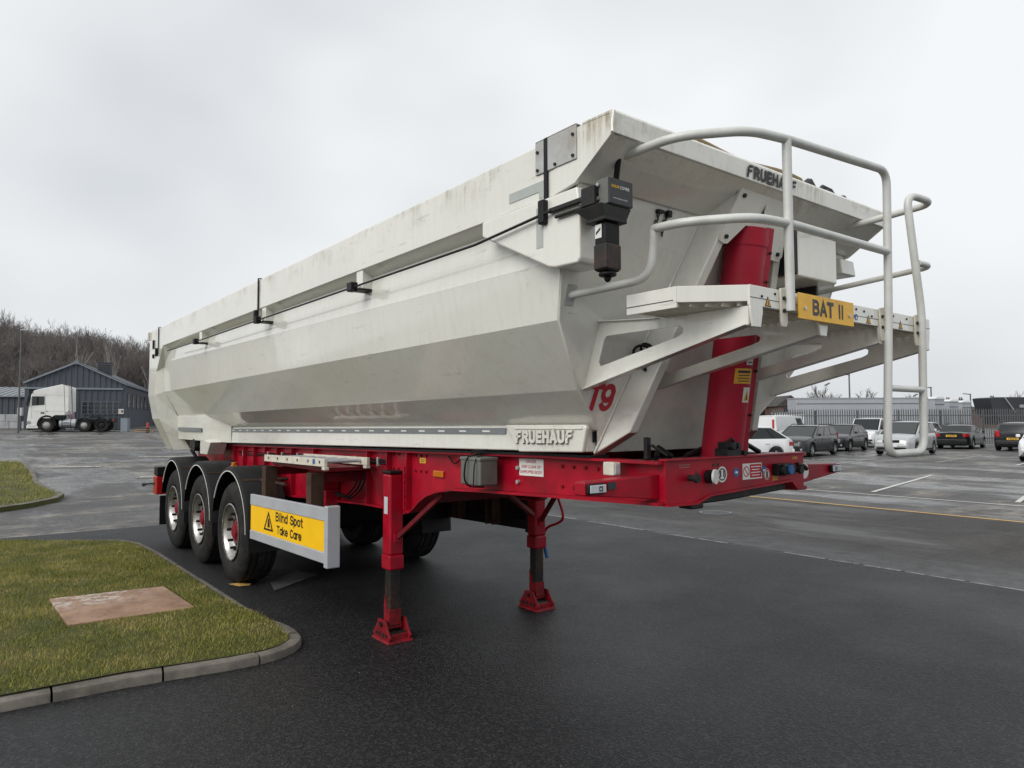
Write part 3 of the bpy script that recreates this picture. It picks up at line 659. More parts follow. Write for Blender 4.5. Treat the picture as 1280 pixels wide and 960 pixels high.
outline('rubbed_mark', [[(-.02, 2.835), (.012, 2.84), (.018, 2.865), (.004, 2.88), (.006, 2.92), (-.006, 2.89), (-.018, 2.87), (-.026, 2.85)]], Mt, 'dark_print', tp, .009)
# ---- lifting ram
ram = P(MB().tube([(5.402, 0, 1.50), (5.61, 0, 2.80)], .116, 28), 'lifting_ram', 'ram_red', smooth=50)
MB().tube([(5.596, 0, 2.70), (5.603, 0, 2.745)], .119, 28, cap=False).build('ram_collar', 'ram_red', ram, smooth=50)
MB().tube([(5.525, 0, 2.262), (5.526, 0, 2.270)], .1175, 28, cap=False).build('ram_seam', 'red_dark', ram, smooth=50)
MB().hexa([(5.49, .055, 1.5), (5.495, .115, 1.5), (5.488, .118, 1.5), (5.483, .055, 1.5)], [(5.70, .055, 2.80), (5.705, .115, 2.80), (5.698, .118, 2.80), (5.693, .055, 2.80)]).build('ram_cover_flange', 'ram_red', ram)
for z in (1.75, 2.0, 2.25, 2.5, 2.66):
    x = 5.495 + .1615 * (z - 1.5) + .004; MB().cyl((x, .09, z), (x + .012, .09, z), .008, 8).build('bolt', 'black_steel', ram, smooth=60)
def ram_decal(name, z, ang, w, h, mat, r=.1168):
    n = 5; vs = []
    for zz in (z, z + h):
        cx = 5.402 + .16 * (zz - 1.5)
        for k in range(n + 1):
            a = ang + (k / n - .5) * w / r; vs.append((cx + r * math.cos(a), r * math.sin(a), zz))
    return MB().add(vs, [(k, k + 1, n + 2 + k, n + 1 + k) for k in range(n)]).build(name, mat, ram, smooth=60, fix=False)
A0 = R(-14)
ram_decal('caution_label', 1.925, A0, .125, .085, 'warn_yellow', .1185)
for k in range(4): ram_decal('label_print', 1.985 - k * .016, A0, .09 - .01 * (k % 2), .005 + .008 * (k == 0), 'dark_print', .1192)
ram_decal('warning_label', 1.82, R(2), .062, .085, 'white_print', .1185)
ram_decal('notice_label', 2.03, R(2), .062, .05, 'white_print', .1185)
for k in range(2): ram_decal('label_print', 2.062 - k * .02, R(2), .045, .006, 'dark_print', .1192)
cx = 5.402 + .16 * (1.83 - 1.5) + .1196
MB().add([(cx, -.020, 1.83), (cx - .001, .026, 1.83), (cx + .010, .004, 1.895)], [(0, 1, 2)]).build('warning_triangle', 'gold_print', ram, smooth=0, fix=False)
MB().add([(cx + .0015, -.004, 1.836), (cx + .0015, .010, 1.836), (cx + .009, .003, 1.88)], [(0, 1, 2)]).build('label_print', 'black_print', ram, smooth=0, fix=False)
rb = P(MB().box(5.47, 5.555, -.15, -.02, 1.52, 1.565).box(5.48, 5.56, -.135, -.04, 1.565, 1.60).cyl((5.55, -.12, 1.58), (5.58, -.12, 1.58), .022, 12).cyl((5.55, -.065, 1.58), (5.575, -.065, 1.58), .016, 12).box(5.50, 5.56, .0, .03, 1.52, 1.55).tube([(5.52, -.14, 1.59), (5.55, -.10, 1.62), (5.53, -.05, 1.60)], .008, 6), 'ram_valve', 'black_steel', bevel=.006)
P(MB().box(5.22, 5.50, -.60, .60, 1.46, 1.508), 'ram_cradle', 'underbody')
for y0, y1, pts in ((-.5, -.35, 0), (-.25, .3, 1), (.32, .5, 2)):
    P(MB().tube([(5.35, y0, 1.52), (5.3, (y0 + y1) / 2, 1.57), (5.33, y1, 1.52)], .016, 8), 'hydraulic_hose', 'black_plastic', smooth=60)
P(MB().box(5.31, 5.335, -.56, -.525, 1.51, 1.63).bar((5.35, -.54, 1.59), (5.40, -.47, 1.53), .02, .015), 'tipping_valve', 'black_steel', bevel=.004)
# ---- T9 marking
Md = frame((Xb(0) + .0085, 0, 0), (0, 1, 0), (.36, 0, 1))
bh = bpy.data.objects['front_bulkhead']
strokes('letter', 'T', Md @ frame((-.855, 1.775, 0), (1, 0, 0), (.09, 1, 0)), .11, .145, .21, 'red_print', bh, .001)
strokes('letter', '9', Md @ frame((-.755, 1.772, 0), (1, 0, 0), (.09, 1, 0)), .10, .15, .20, 'red_print', bh, .001)
# chains and cable tie hanging on the bulkhead
for (y, z) in ((-.66, 2.79), (-.60, 2.80)):
    [P(MB().tube([(Xb(z - k * .02) + .012 + (.006 if k % 2 else 0), y + .010 * math.cos(a_) * (1 if k % 2 == 0 else .3), z - k * .02 + .013 * math.sin(a_)) for a_ in np.linspace(0, 6.28, 9)], .0032, 5), 'chain_link', 'black_steel', smooth=60) for k in range(6)]
P(MB().box(Xb(2.8) - .02, Xb(2.8) + .03, -.68, -.63, 2.795, 2.812).box(Xb(2.8) - .02, Xb(2.8) + .03, -.60, -.57, 2.785, 2.82), 'chain_bracket', 'black_steel', bevel=.004)
for k, (y, z) in enumerate(((-.57, 2.09), (-.52, 2.10), (-.54, 2.0), (-.5, 1.99))):
    P(MB().tube([(Xb(z) + .06 + .03 * math.cos(a), y + .035 * math.cos(a + k), z + .04 * math.sin(a)) for a in np.linspace(0, 5.2, 12)], .008, 6), 'cable_loop', 'black_plastic', smooth=60)
P(MB().tube([(5.70, -1.15, 3.0), (5.68, -1.12, 2.93), (5.64, -1.10, 2.82), (5.60, -1.12, 2.74)], .014, 8), 'cover_cable', 'black_plastic', smooth=60)
# ---- cabinet on the right of the bulkhead
cb = P(MB().box(5.42, 5.70, .37, .815, 2.565, 2.86), 'storage_cabinet', 'white_plain', bevel=.012)
MB().box(5.45, 5.695, .335, .369, 2.58, 2.85).build('cabinet_seal', 'black_plastic', cb)
MB().box(5.44, 5.60, .74, .76, 2.50, 2.566).build('cabinet_bracket', 'black_steel', cb)
# ---- cover motor group
mo = P(MB().box(5.715, 5.785, -1.315, -1.225, 2.37, 2.585).cyl((5.75, -1.27, 2.37), (5.75, -1.27, 2.35), .04, 16).cyl((5.75, -1.27, 2.35), (5.75, -1.27, 2.325), .020, 12, .010), 'cover_motor', 'black_plastic', bevel=.014)
MB().box(5.68, 5.80, -1.335, -1.195, 2.585, 2.600).build('motor_flange', 'black_steel', mo, bevel=.003)
MB().hexa([(5.68, -1.31, 2.601), (5.77, -1.31, 2.601), (5.77, -1.17, 2.601), (5.68, -1.17, 2.601)], [(5.60, -1.33, 2.665), (5.775, -1.33, 2.665), (5.775, -1.14, 2.665), (5.60, -1.14, 2.665)]).build('motor_bracket', 'black_steel', mo, bevel=.004)
MB().box(5.710, 5.790, -1.319, -1.221, 2.375, 2.49).build('motor_sleeve', 'grease_steel', mo, bevel=.01)
outline('motor_label', [rect(-.02, -.03, .02, .03)], frame((5.742, -1.316, 2.545), (1, 0, 0), (0, 0, 1)), 'white_print', mo, .0008)
outline('label_print', [[(-.014, -.02), (.014, .0), (.014, .012), (-.014, -.008)]], frame((5.742, -1.316, 2.55), (1, 0, 0), (0, 0, 1)), 'black_print', mo, .0016)
bx = P(MB().box(5.70, 5.775, -1.29, -1.135, 2.668, 2.785), 'motor_control_box', 'grey_box', bevel=.005)
MB().box(5.775, 5.782, -1.287, -1.138, 2.67, 2.783).build('control_box_face', 'dark_print', bx, bevel=.002)
Mf = frame((5.7825, -1.275, 2.74), (0, 1, 0), (0, 0, 1))
text('lettering', 'SHUR', Mf, .050, .014, 'gold_print', bx, .0006, bold=.02)
text('lettering', 'COVER', Mf @ Matrix.Translation((.053, 0, 0)), .062, .014, 'white_print', bx, .0006, bold=.02)
text('lettering', 'www.shurco.co.uk', Mf @ Matrix.Translation((.012, -.048, 0)), .09, .008, 'white_print', bx, .0006)
for z in (2.76, 2.70): MB().cyl((5.72, -1.292, z), (5.72, -1.30, z), .009, 10).build('bolt', 'chrome', bx, smooth=60)
P(MB().box(5.40, 5.72, -1.31, -1.29, 2.705, 2.73).box(5.44, 5.70, -1.308, -1.292, 2.672, 2.688).box(5.635, 5.72, -1.32, -1.24, 2.672, 2.76), 'motor_arm', 'black_steel', bevel=.006)
# galvanised patch, strap tape on the rail end
gp = P(MB().box(5.27, 5.565, -1.279, -1.271, 2.93, 3.092).box(5.27, 5.565, -1.279, -1.15, 3.092, 3.098), 'rail_patch_plate', 'galvanised', bevel=.003)
for x, z in ((5.29, 3.04), (5.29, 2.95), (5.545, 3.05), (5.545, 2.95), (5.42, 2.945)): MB().cyl((x, -1.279, z), (x, -1.287, z), .008, 8).build('bolt', 'black_steel', gp, smooth=60)
sp = P(MB().box(5.05, 5.345, -1.2732, -1.2712, 2.845, 2.895).box(5.29, 5.345, -1.2736, -1.2714, 2.81, 2.8445), 'rail_tape', 'pale_tape')
P(MB().box(5.285, 5.335, -1.2868, -1.2848, 2.56, 2.76), 'vertical_tape', 'pale_tape')
text('lettering', 'FRUEHAUF', frame((5.325, -1.2872, 2.655), (0, 0, 1), (-1, 0, 0)), .10, .022, 'white_print', bpy.data.objects['vertical_tape'], .0008)
# ---- badge panel on the sill
bp = P(MB().prism([(4.35, 1.695), (5.075, 1.70), (5.09, 1.685), (5.055, 1.545), (4.49, 1.53)], 1, -.775, -.744), 'badge_panel', 'white_plain', bevel=.01)
Mg = frame((4.475, -.776, 1.582), (1, 0, .02), (0, 0, 1))
fru(Mg @ Matrix.Translation((-.005, -.004, 0)), .52, .082, 'black_print', bp, .0008)  # black letters set low and left behind the raised ones, a painted shadow
ob = []
def fru3(M, w, h, mat, parent):
    """raised cast letters"""
    before = set(o.name for o in COL.objects); fru(M, w, h, mat, parent, .003)
    for o in [q for q in COL.objects if q.name not in before]:
        sm = o.modifiers.new('thick', 'SOLIDIFY'); sm.thickness = .008; sm.offset = 1
fru3(Mg @ Matrix.Translation((.004, .002, .004)), .52, .076, 'white_plain', bp)
for z0 in (1.70,): P(MB().prism([(4.46, 1.668), (5.06, 1.672), (5.065, 1.684), (4.45, 1.680)], 1, -.782, -.774), 'badge_frame', 'white_plain', bevel=.004)

# ---- rear portal and tailgate
PO = [(-1.27, 2.80), (-1.27, 2.45), (-1.275, 2.11), (-1.21, 1.76), (-1.12, 1.57), (-1.0, 1.30)]
PI = [(-1.175, 2.757), (-1.18, 2.52), (-1.165, 2.155), (-.98, 1.80), (-.94, 1.56), (-.80, 1.31)]
PX = [(-3.05, -2.93), (-3.44, -3.32), (-3.5, -3.38), (-3.5, -3.38), (-3.5, -3.38), (-3.5, -3.38)]
for s in (1, -1):
    ringo = [(-3.95, s * y, z) for y, z in PO]; ringf = [(PX[i][0], s * y, z) for i, (y, z) in enumerate(PO)]; ringi = [(PX[i][1], s * y, z) for i, (y, z) in enumerate(PI)]
    P(MB().box(-3.95, -3.49, -1.271 * s, -1.10 * s, 2.80, 3.086), 'rail_end', 'white_paint', bevel=.006)
    vs = ringo + ringf + ringi; n = 6; fs_ = []
    for k in range(n - 1): fs_ += [(k, k + 1, n + k + 1, n + k), (n + k, n + k + 1, 2 * n + k + 1, 2 * n + k)]
    o = P(MB().add(vs, fs_), 'rear_post', 'white_paint', smooth=0, fix=True); sm = o.modifiers.new('thick', 'SOLIDIFY'); sm.thickness = .02; sm.offset = -1 if s > 0 else -1
    P(MB().box(-3.97, -3.93, -1.30 * s, -1.24 * s, 2.95, 3.08), 'rear_corner_lamp', 'cream_metal', bevel=.01)
    P(MB().box(-3.66, -3.60, -1.292 * s, -1.272 * s, 2.80, 2.93).box(-3.66, -3.60, -1.292 * s, -1.272 * s, 2.66, 2.72), 'rear_hinge_clamp', 'black_plastic', bevel=.006)
P(MB().prism([(-1.25, 3.06), (-1.25, 2.1), (-1.18, 1.76), (-1.09, 1.57), (-.98, 1.31), (.98, 1.31), (1.09, 1.57), (1.18, 1.76), (1.25, 2.1), (1.25, 3.06)], 0, -3.99, -3.94), 'tailgate', 'white_paint', bevel=.01)
P(MB().bar((-3.05, -.86, 1.31), (-2.90, -.80, 1.16), .04, .03), 'tailgate_link', 'black_steel')

# ---- walkway
wk = P(MB().prism([(-.885, 2.205), (.875, 2.205), (.875, 2.293), (-.885, 2.293)], 0, 6.185, 6.20), 'walkway_front_board', 'white_plain', bevel=.003)
MB().prism([(-.885, 2.238), (.875, 2.238), (.875, 2.241), (-.885, 2.241)], 0, 6.199, 6.2008).build('board_joint', 'dark_print', wk)
for s in (1, -1):
    P(MB().hexa([(6.188, -.884 * s, 2.222), (5.985, -1.098 * s, 2.222), (5.985, -1.082 * s, 2.222), (6.18, -.87 * s, 2.222)], [(6.188, -.884 * s, 2.293), (5.985, -1.098 * s, 2.293), (5.985, -1.082 * s, 2.293), (6.18, -.87 * s, 2.293)]), 'walkway_corner_board', 'white_plain', bevel=.003)
    e = P(MB().box(5.70, 5.985, -1.10 * s, -1.085 * s, 2.20, 2.293), 'walkway_end_board', 'white_plain', bevel=.003)
    MB().box(5.70, 5.97, -1.1012 * s, -1.0995 * s, 2.232, 2.236).build('board_joint', 'dark_print', e)
P(MB().box(5.69, 5.705, -1.085, 1.085, 2.215, 2.285), 'walkway_rear_board', 'white_plain', bevel=.003)
for i in range(10):
    x = 5.735 + i * .046; hw = 1.075 if x < 5.98 else 1.075 - (x - 5.98) * 1.05
    P(MB().hexa([(x - .004, -hw, 2.206), (x + .004, -hw, 2.206), (x + .004, hw, 2.206), (x - .004, hw, 2.206)], [(x - .012, -hw, 2.238), (x + .012, -hw, 2.238), (x + .012, hw, 2.238), (x - .012, hw, 2.238)]), 'grating_slat', 'cream_metal')
for i in range(30):
    y = -1.0 + i * .069; xe = 6.185 if abs(y) < .88 else 6.185 - (abs(y) - .88)
    P(MB().box(5.705, xe, y - .003, y + .003, 2.2385, 2.27), 'grating_bar', 'cream_metal')
for y in (-.84, -.30, .30, .82):
    P(MB().prism([(y - .045, 2.206), (y + .045, 2.206), (y + .045, 2.18), (y + .028, 2.115), (y - .028, 2.115), (y - .045, 2.18)], 0, 6.19, 6.2025), 'bracket_tab', 'white_plain', bevel=.003)
for y, x0 in ((-.88, 0), (-.30, 1), (.30, 1), (.88, 0)):
    if x0: outr = [(5.20, 2.20), (5.20, 1.905), (6.19, 2.125), (6.19, 2.203), (5.7, 2.203), (5.5, 2.203)]; hole = [(5.30, 2.155), (5.27, 2.135), (5.26, 2.00), (5.29, 1.99), (5.82, 2.105), (5.865, 2.12), (5.872, 2.14), (5.85, 2.155)]
    else: outr = [(5.30, 2.235), (5.18, 1.885), (6.19, 2.125), (6.19, 2.203), (5.72, 2.203), (5.5, 2.222)]; hole = [(5.365, 2.155), (5.345, 2.14), (5.30, 2.02), (5.31, 2.0), (5.81, 2.105), (5.845, 2.12), (5.85, 2.145), (5.83, 2.158)]
    b = plate('walkway_bracket', [outr, hole], frame((0, y, 0), (1, 0, 0), (0, 0, 1)), .010, 'white_paint', T, bevel=.002)
    MB().bar((outr[1][0] + .01, y, outr[1][1] + .001), (6.185, y, 2.124), .052, .008).build('bracket_flange', 'white_paint', b, bevel=.003)
    MB().tube([(outr[0][0] - .005, y - .008, outr[0][1]), (outr[1][0] - .005, y - .008, outr[1][1])], .007, 6).build('bracket_weld', 'white_paint', b)
    if not x0: MB().bar((outr[0][0], y, outr[0][1]), (5.70, y, 2.206), .045, .007).build('bracket_flange', 'white_paint', b, bevel=.003)
# grab rails, tubes
RT = .0205
gr = P(MB().tube(bez([(5.575, -1.10, 2.945), (5.98, -1.075, 2.95), (6.20, -.87, 2.955), (6.225, -.62, 2.97), (6.225, .34, 3.035), (6.225, .315, 2.30), (6.225, .255, 1.545), (6.225, .685, 1.545), (6.225, .715, 2.30), (6.20, .625, 2.975), (6.25, .86, 2.955), (5.60, .98, 2.95)]), RT, 12), 'guard_rail_and_ladder', 'rail_paint', smooth=70)
P(MB().tube(bez([(5.35, -1.125, 2.34), (5.76, -1.0, 2.375), (5.785, -1.0, 2.60), (5.96, -1.01, 2.59), (6.195, -.85, 2.585), (6.225, -.62, 2.59), (6.225, .325, 2.60)], rad={2: .006}), RT, 12), 'middle_rail', 'rail_paint', smooth=70)
P(MB().tube([(6.225, -.62, 2.20), (6.225, -.62, 2.97)], RT, 12), 'rail_post', 'rail_paint', smooth=70)
P(MB().tube([(6.225, .285, 1.885), (6.225, .70, 1.885)], .017, 12), 'ladder_rung', 'rail_paint', smooth=70)
P(MB().tube(bez([(6.225, .69, 2.59), (6.245, .82, 2.585), (5.44, 1.03, 2.57)]), .017, 12), 'side_rail', 'rail_paint', smooth=70)
for x, y, z in ((5.575, -1.10, 2.945), (5.35, -1.125, 2.34), (5.445, 1.03, 2.57), (5.60, .98, 2.95)):
    P(MB().hexa([(Xb(z - .05) + .004, y - .03, z - .05), (Xb(z - .05) + .012, y - .03, z - .05), (Xb(z - .05) + .012, y + .03, z - .05), (Xb(z - .05) + .004, y + .03, z - .05)], [(Xb(z + .05) + .004, y - .03, z + .05), (Xb(z + .05) + .012, y - .03, z + .05), (Xb(z + .05) + .012, y + .03, z + .05), (Xb(z + .05) + .004, y + .03, z + .05)]), 'rail_mount', 'galvanised', bevel=.002)
for y in (-.645, .275, .685):
    c = P(MB().prism([(y - .024, 2.298), (y + .026, 2.308), (y + .026, 2.15), (y + .014, 2.13), (y - .014, 2.13), (y - .024, 2.16)], 0, 6.2015, 6.212), 'rail_clamp_plate', 'cream_metal', bevel=.002)
    for z in (2.20, 2.255): MB().cyl((6.212, y - .006, z), (6.219, y - .006, z), .009, 8).build('bolt', 'black_steel', c, smooth=60)
# number plate
np_ = P(MB().box(6.231, 6.236, -.572, -.078, 2.172, 2.288), 'number_plate', 'plate_yellow', bevel=.0015)
strokes('letter', 'BAT', frame((6.2362, -.455, 2.195), (0, 1, 0), (0, 0, 1)), .185, .074, .22, 'dark_print', np_, .0006, gap=.26)
for y in (-.222, -.195): outline('lettering', [rect(y, 2.197, y + .014, 2.267)], frame((6.2362, 0, 0), (0, 1, 0), (0, 0, 1)), 'dark_print', np_, .0006)
for y, z in ((-.52, 2.222), (-.122, 2.222)): MB().cyl((6.236, y, z), (6.242, y, z), .009, 10).build('bolt', 'chrome', np_, smooth=60)
def warn_tri(M, s_, parent, mat='gold_print'):
    outline('warning_triangle', [[(-s_ / 2, 0), (s_ / 2, 0), (0, s_ * .95)]], M, 'black_print', parent, .0006)
    outline('warning_triangle', [[(-s_ * .36, s_ * .07), (s_ * .36, s_ * .07), (0, s_ * .76)]], M, mat, parent, .0011)
    outline('warning_mark', [[(-s_ * .06, s_ * .12), (s_ * .08, s_ * .12), (s_ * .05, s_ * .5), (-s_ * .03, s_ * .5)]], M, 'black_print', parent, .0016)
for y in (-.755, .145, .505): warn_tri(frame((6.2008, y, 2.21), (0, 1, 0), (0, 0, 1)), .048, wk)
for y in (-.055, -.018, .018):
    outline('safety_sign', [circ(y, 2.232, .016, 14)], frame((6.2008, 0, 0), (0, 1, 0), (0, 0, 1)), 'blue_print', wk, .0006)
    outline('safety_sign', [circ(y, 2.228, .007, 10)], frame((6.2008, 0, 0), (0, 1, 0), (0, 0, 1)), 'white_print', wk, .0012)
for y, z in ((-.70, 2.27), (.02, 2.272), (.10, 2.268), (.42, 2.272), (.58, 2.27), (-.80, 2.25), (.18, 2.25)): MB().cyl((6.2, y, z), (6.204, y, z), .006, 8).build('bolt', 'black_steel', wk, smooth=60)

# ---- chassis
def ct(x): return 1.440 + .0155 * x if x < 4.6 else 1.511
def cbm(x): return .905 + .037 * x
arch = [(3.02, 1.025), (3.08, 1.06), (3.16, 1.115), (3.26, 1.165), (3.40, 1.205), (3.60, 1.235), (3.9, 1.25), (4.6, 1.275), (5.53, 1.305)]
low = [(-3.55, .98), (-2.9, .90), (-.5, .89), (2.2, 1.005), (3.0, 1.015)]
prof = low + arch
for s in (1, -1):
    poly = prof + [(5.53, 1.495), (4.6, 1.495), (-3.55, 1.37)]
    w = P(MB().prism(poly, 1, -.632 * s, -.645 * s), 'main_beam', 'red_paint', bevel=.002)
    # flanges
    tf = MB().loft([[(x, -.60 * s, z), (x, -.70 * s, z), (x, -.70 * s, z + .016), (x, -.60 * s, z + .016)] for x, z in ((-3.55, 1.37), (4.6, 1.495), (5.53, 1.4955))]); tf.build('beam_flange', 'red_paint', w, bevel=.003)
    lf = MB().loft([[(x, -.585 * s, z), (x, -.70 * s, z), (x, -.70 * s, z - .016), (x, -.585 * s, z - .016)] for x, z in prof]); lf.build('beam_flange', 'red_paint', w, smooth=30)
    for x in (-1.6, -1.2, -.8, -.4, 0, .45, 1.05, 2.25, 2.62, 2.95):
        z0 = np.interp(x, [p[0] for p in prof], [p[1] for p in prof]); MB().box(x - .006, x + .006, -.696 * s, -.645 * s, z0, ct(x) - .012).build('beam_stiffener', 'red_paint', w)
    P(MB().box(-3.5, 5.05, -.70 * s, -.60 * s, 0, .001), 'beam_liner', 'black_steel').location.z = -5 if False else 0
    o = bpy.data.objects[[q.name for q in T.children if q.name.startswith('beam_liner')][-1]]
    bpy.data.objects.remove(o)
    P(MB().loft([[(x, -.56 * s, z + .016), (x, -.71 * s, z + .016), (x, -.71 * s, z + .03), (x, -.56 * s, z + .03)] for x, z in ((-3.3, 1.375), (4.6, 1.495), (5.05, 1.497))]), 'rubbing_strip', 'black_steel')
for x in (-3.2, -1.9, -.6, .7, 2.0, 2.9): P(MB().box(x - .05, x + .05, -.632, .632, 1.05, 1.25), 'cross_member', 'red_dark', bevel=.004)
P(MB().box(4.0, 5.1, -.632, .632, 1.30, 1.34), 'neck_plate', 'red_dark')
P(MB().box(-3.4, 2.6, -.55, .55, 1.28, 1.32), 'chassis_deck', 'underbody')
P(MB().box(-2.9, .7, -.52, .52, .62, 1.05), 'suspension_dark_box', 'underbody', bevel=.03)  # plain black suspension box, added so the space under the chassis reads dark
# front bolster
bo = plate('front_bolster', [[(-.655, 1.512), (-.655, 1.297), (-.42, 1.292), (-.30, 1.327), (.49, 1.362), (.54, 1.322), (.645, 1.318), (.645, 1.512)]], frame((5.534, 0, 0), (0, 1, 0), (0, 0, 1)), .014, 'red_paint', T, bevel=.003)
MB().box(5.50, 5.556, -.66, .65, 1.5125, 1.524).build('bolster_lip', 'red_paint', bo, bevel=.003)
MB().loft([[(5.47, y, z), (5.556, y, z), (5.556, y, z - .012), (5.47, y, z - .012)] for y, z in ((-.65, 1.296), (-.42, 1.291), (-.30, 1.326), (.49, 1.361), (.54, 1.321), (.645, 1.317))]).build('bolster_lip', 'red_paint', bo)
P(MB().prism([(-.42, 1.272), (-.30, 1.310), (.48, 1.345), (.48, 1.30), (-.1, 1.275)], 0, 4.4, 5.52), 'coupling_plate', 'black_steel', bevel=.01)
P(MB().box(5.46, 5.55, -.46, -.36, 1.255, 1.285), 'skid_lug', 'black_steel', bevel=.008)
for s in (1, -1):
    a = P(MB().hexa([(5.40, -.645 * s, 1.315), (5.49, -.645 * s, 1.315), (5.485, -1.165 * s, 1.368), (5.41, -1.165 * s, 1.368)], [(5.40, -.645 * s, 1.445), (5.49, -.645 * s, 1.445), (5.485, -1.165 * s, 1.43), (5.41, -1.165 * s, 1.43)]), 'lamp_arm', 'red_paint', bevel=.006)
    lm = MB().box(5.488, 5.512, -1.165 * s, -1.045 * s, 1.375, 1.425).build('marker_lamp', 'black_plastic', a, bevel=.011, segs=3)
    MB().box(5.511, 5.517, -1.157 * s, -1.053 * s, 1.381, 1.419).build('lamp_lens', 'lens_clear', a, bevel=.009, segs=3)
    outline('lens_mark', [rect(-.012, -.012, .012, .012), rect(-.006, -.006, .006, .006)], frame((5.5175, -1.09 * s, 1.40), (0, 1, 0), (0, 0, 1)), 'dark_print', a, .0008)
MB().box(5.498, 5.4995, -1.025, -.97, 1.39, 1.425).build('arm_label', 'dark_print', bpy.data.objects['lamp_arm'])
outline('round_label', [circ(0, 0, .05, 20)], frame((5.4925, .74, 1.40), (0, 1, 0), (0, 0, 1)), 'white_print', bpy.data.objects['lamp_arm.001'], .001)
jb = P(MB().box(5.20, 5.28, -.76, -.705, 1.43, 1.50), 'junction_box', 'cream_metal', bevel=.006)
MB().box(5.2805, 5.284, -.75, -.715, 1.44, 1.49).build('box_lens', 'lens_clear', jb, bevel=.002)
# couplings and labels on the bolster
def onb(y, z): return (5.5418, y, z)
P(MB().cyl(onb(-.47, 1.42), (5.585, -.47, 1.42), .016, 14).cyl((5.585, -.47, 1.42), (5.605, -.47, 1.42), .023, 14).cyl((5.595, -.47, 1.42), (5.595, -.47, 1.45), .009, 8), 'air_coupling', 'black_steel', smooth=40)
P(MB().cyl(onb(-.31, 1.42), (5.57, -.31, 1.42), .036, 18), 'socket', 'black_plastic', smooth=40)
sc_ = P(MB().cyl((5.571, -.295, 1.42), (5.582, -.292, 1.42), .040, 18), 'socket_cover', 'white_print', smooth=40)
P(MB().box(5.54, 5.585, .30, .46, 1.395, 1.465).cyl((5.58, .33, 1.43), (5.615, .33, 1.43), .034, 16).cyl((5.58, .42, 1.43), (5.61, .42, 1.43), .032, 16), 'electrical_socket', 'black_plastic', bevel=.01)
MB().cyl((5.60, .375, 1.43), (5.625, .375, 1.43), .028, 16).build('socket_cap', 'blue_print', bpy.data.objects['electrical_socket'], smooth=40)
P(MB().cyl(onb(.53, 1.42), (5.58, .53, 1.42), .016, 14).cyl((5.58, .53, 1.42), (5.60, .53, 1.42), .024, 14).tube([(5.55, .56, 1.45), (5.57, .60, 1.44), (5.57, .63, 1.42)], .014, 8), 'air_coupling', 'black_steel', smooth=40)
Mo = frame((5.5415, 0, 0), (0, 1, 0), (0, 0, 1))
def dec(name, sp, mat, e=.0008, parent=bo, M=Mo): return outline(name, sp, M, mat, parent, e)
dec('label_disc', [circ(-.185, 1.425, .044)], 'white_print'); dec('label_print', [circ(-.185, 1.425, .034), circ(-.185, 1.425, .027)], 'black_print', .0014)
for y in (-.20, -.17): dec('label_print', [rect(y - .006, 1.41, y + .006, 1.445)], 'black_print', .0014)
for y in (-.055, .215):
    dec('blue_label', [circ(y, 1.43, .026)], 'blue_print'); dec('label_print', [rect(y - .01, 1.424, y + .014, 1.436)], 'white_print', .0014)
dec('prohibition_label', [rect(.005, 1.385, .195, 1.475)], 'white_print')
dec('prohibition_field', [rect(.075, 1.392, .189, 1.469)], 'red_print', .0014)
dec('prohibition_ring', [circ(.04, 1.43, .030), circ(.04, 1.43, .024)], 'red_print', .0014); dec('prohibition_ring', [[(.018, 1.449), (.023, 1.453), (.062, 1.411), (.057, 1.407)]], 'red_print', .0014)
for k in range(4): dec('label_print', [rect(.085 + .008 * (k % 2), 1.452 - k * .016, .178 - .01 * (k % 2), 1.457 - k * .016)], 'white_print', .002)
dec('prohibition_label', [circ(.255 - .01, 1.42, .001)], 'white_print')
dec('no_standing_disc', [circ(.305, 1.365 + .055, .001)], 'white_print')
dec('no_standing_disc', [circ(.245, 1.405, .034)], 'white_print', .0009); dec('no_standing_ring', [circ(.245, 1.405, .032), circ(.245, 1.405, .025)], 'red_print', .0015); dec('no_standing_mark', [[(.236, 1.385), (.254, 1.385), (.252, 1.42), (.245, 1.428), (.238, 1.42)]], 'black_print', .0015)
text('lettering', '200', Mo @ Matrix.Translation((.30, 1.365, 0)), .06, .026, 'gold_print', bo, .0008, bold=.02)
text('lettering', 'ASSIA', Mo @ Matrix.Translation((.52, 1.482, 0)), .06, .018, 'gold_print', bo, .0008, bold=.02)
for k in range(2): dec('faint_print', [rect(-.55, 1.487 - k * .012, -.46, 1.492 - k * .012)], 'pink_primer')
for y in (-.26, -.22): MB().cyl((5.541, y, 1.478), (5.5425, y, 1.478), .010, 10).build('bolt_hole', 'black_print', bo, smooth=60)
# side labels
wb = bpy.data.objects['main_beam']
Ms = frame((0, -.6458, 0), (1, 0, .0155), (0, 0, 1))
d = outline('danger_notice', [rect(4.335, 1.305, 4.575, 1.412)], Ms, 'white_print', wb, .0006)
for k, (s_, w_) in enumerate((('DANGER', .10), ('KEEP CLEAR OF', .19), ('UNPROPPED BODY', .22))):
    text('lettering', s_, Ms @ Matrix.Translation((4.455 - w_ / 2, 1.386 - k * .033, 0)), w_, .019, 'red_print', wb, .0012, bold=.015)
outline('yellow_label', [rect(3.08, 1.345, 3.17, 1.385)], Ms, 'gold_print', wb, .0006)
for k in range(2): outline('label_print', [rect(3.095, 1.353 + k * .014, 3.155, 1.359 + k * .014)], Ms, 'dark_print', wb, .0012)
outline('data_plate', [rect(3.80, 1.27, 3.95, 1.43)], Ms, 'white_print', wb, .0006)
for k in range(7): outline('label_print', [rect(3.81, 1.285 + k * .019, 3.93 - .02 * (k % 3), 1.292 + k * .019)], Ms, 'dark_print', wb, .0012)
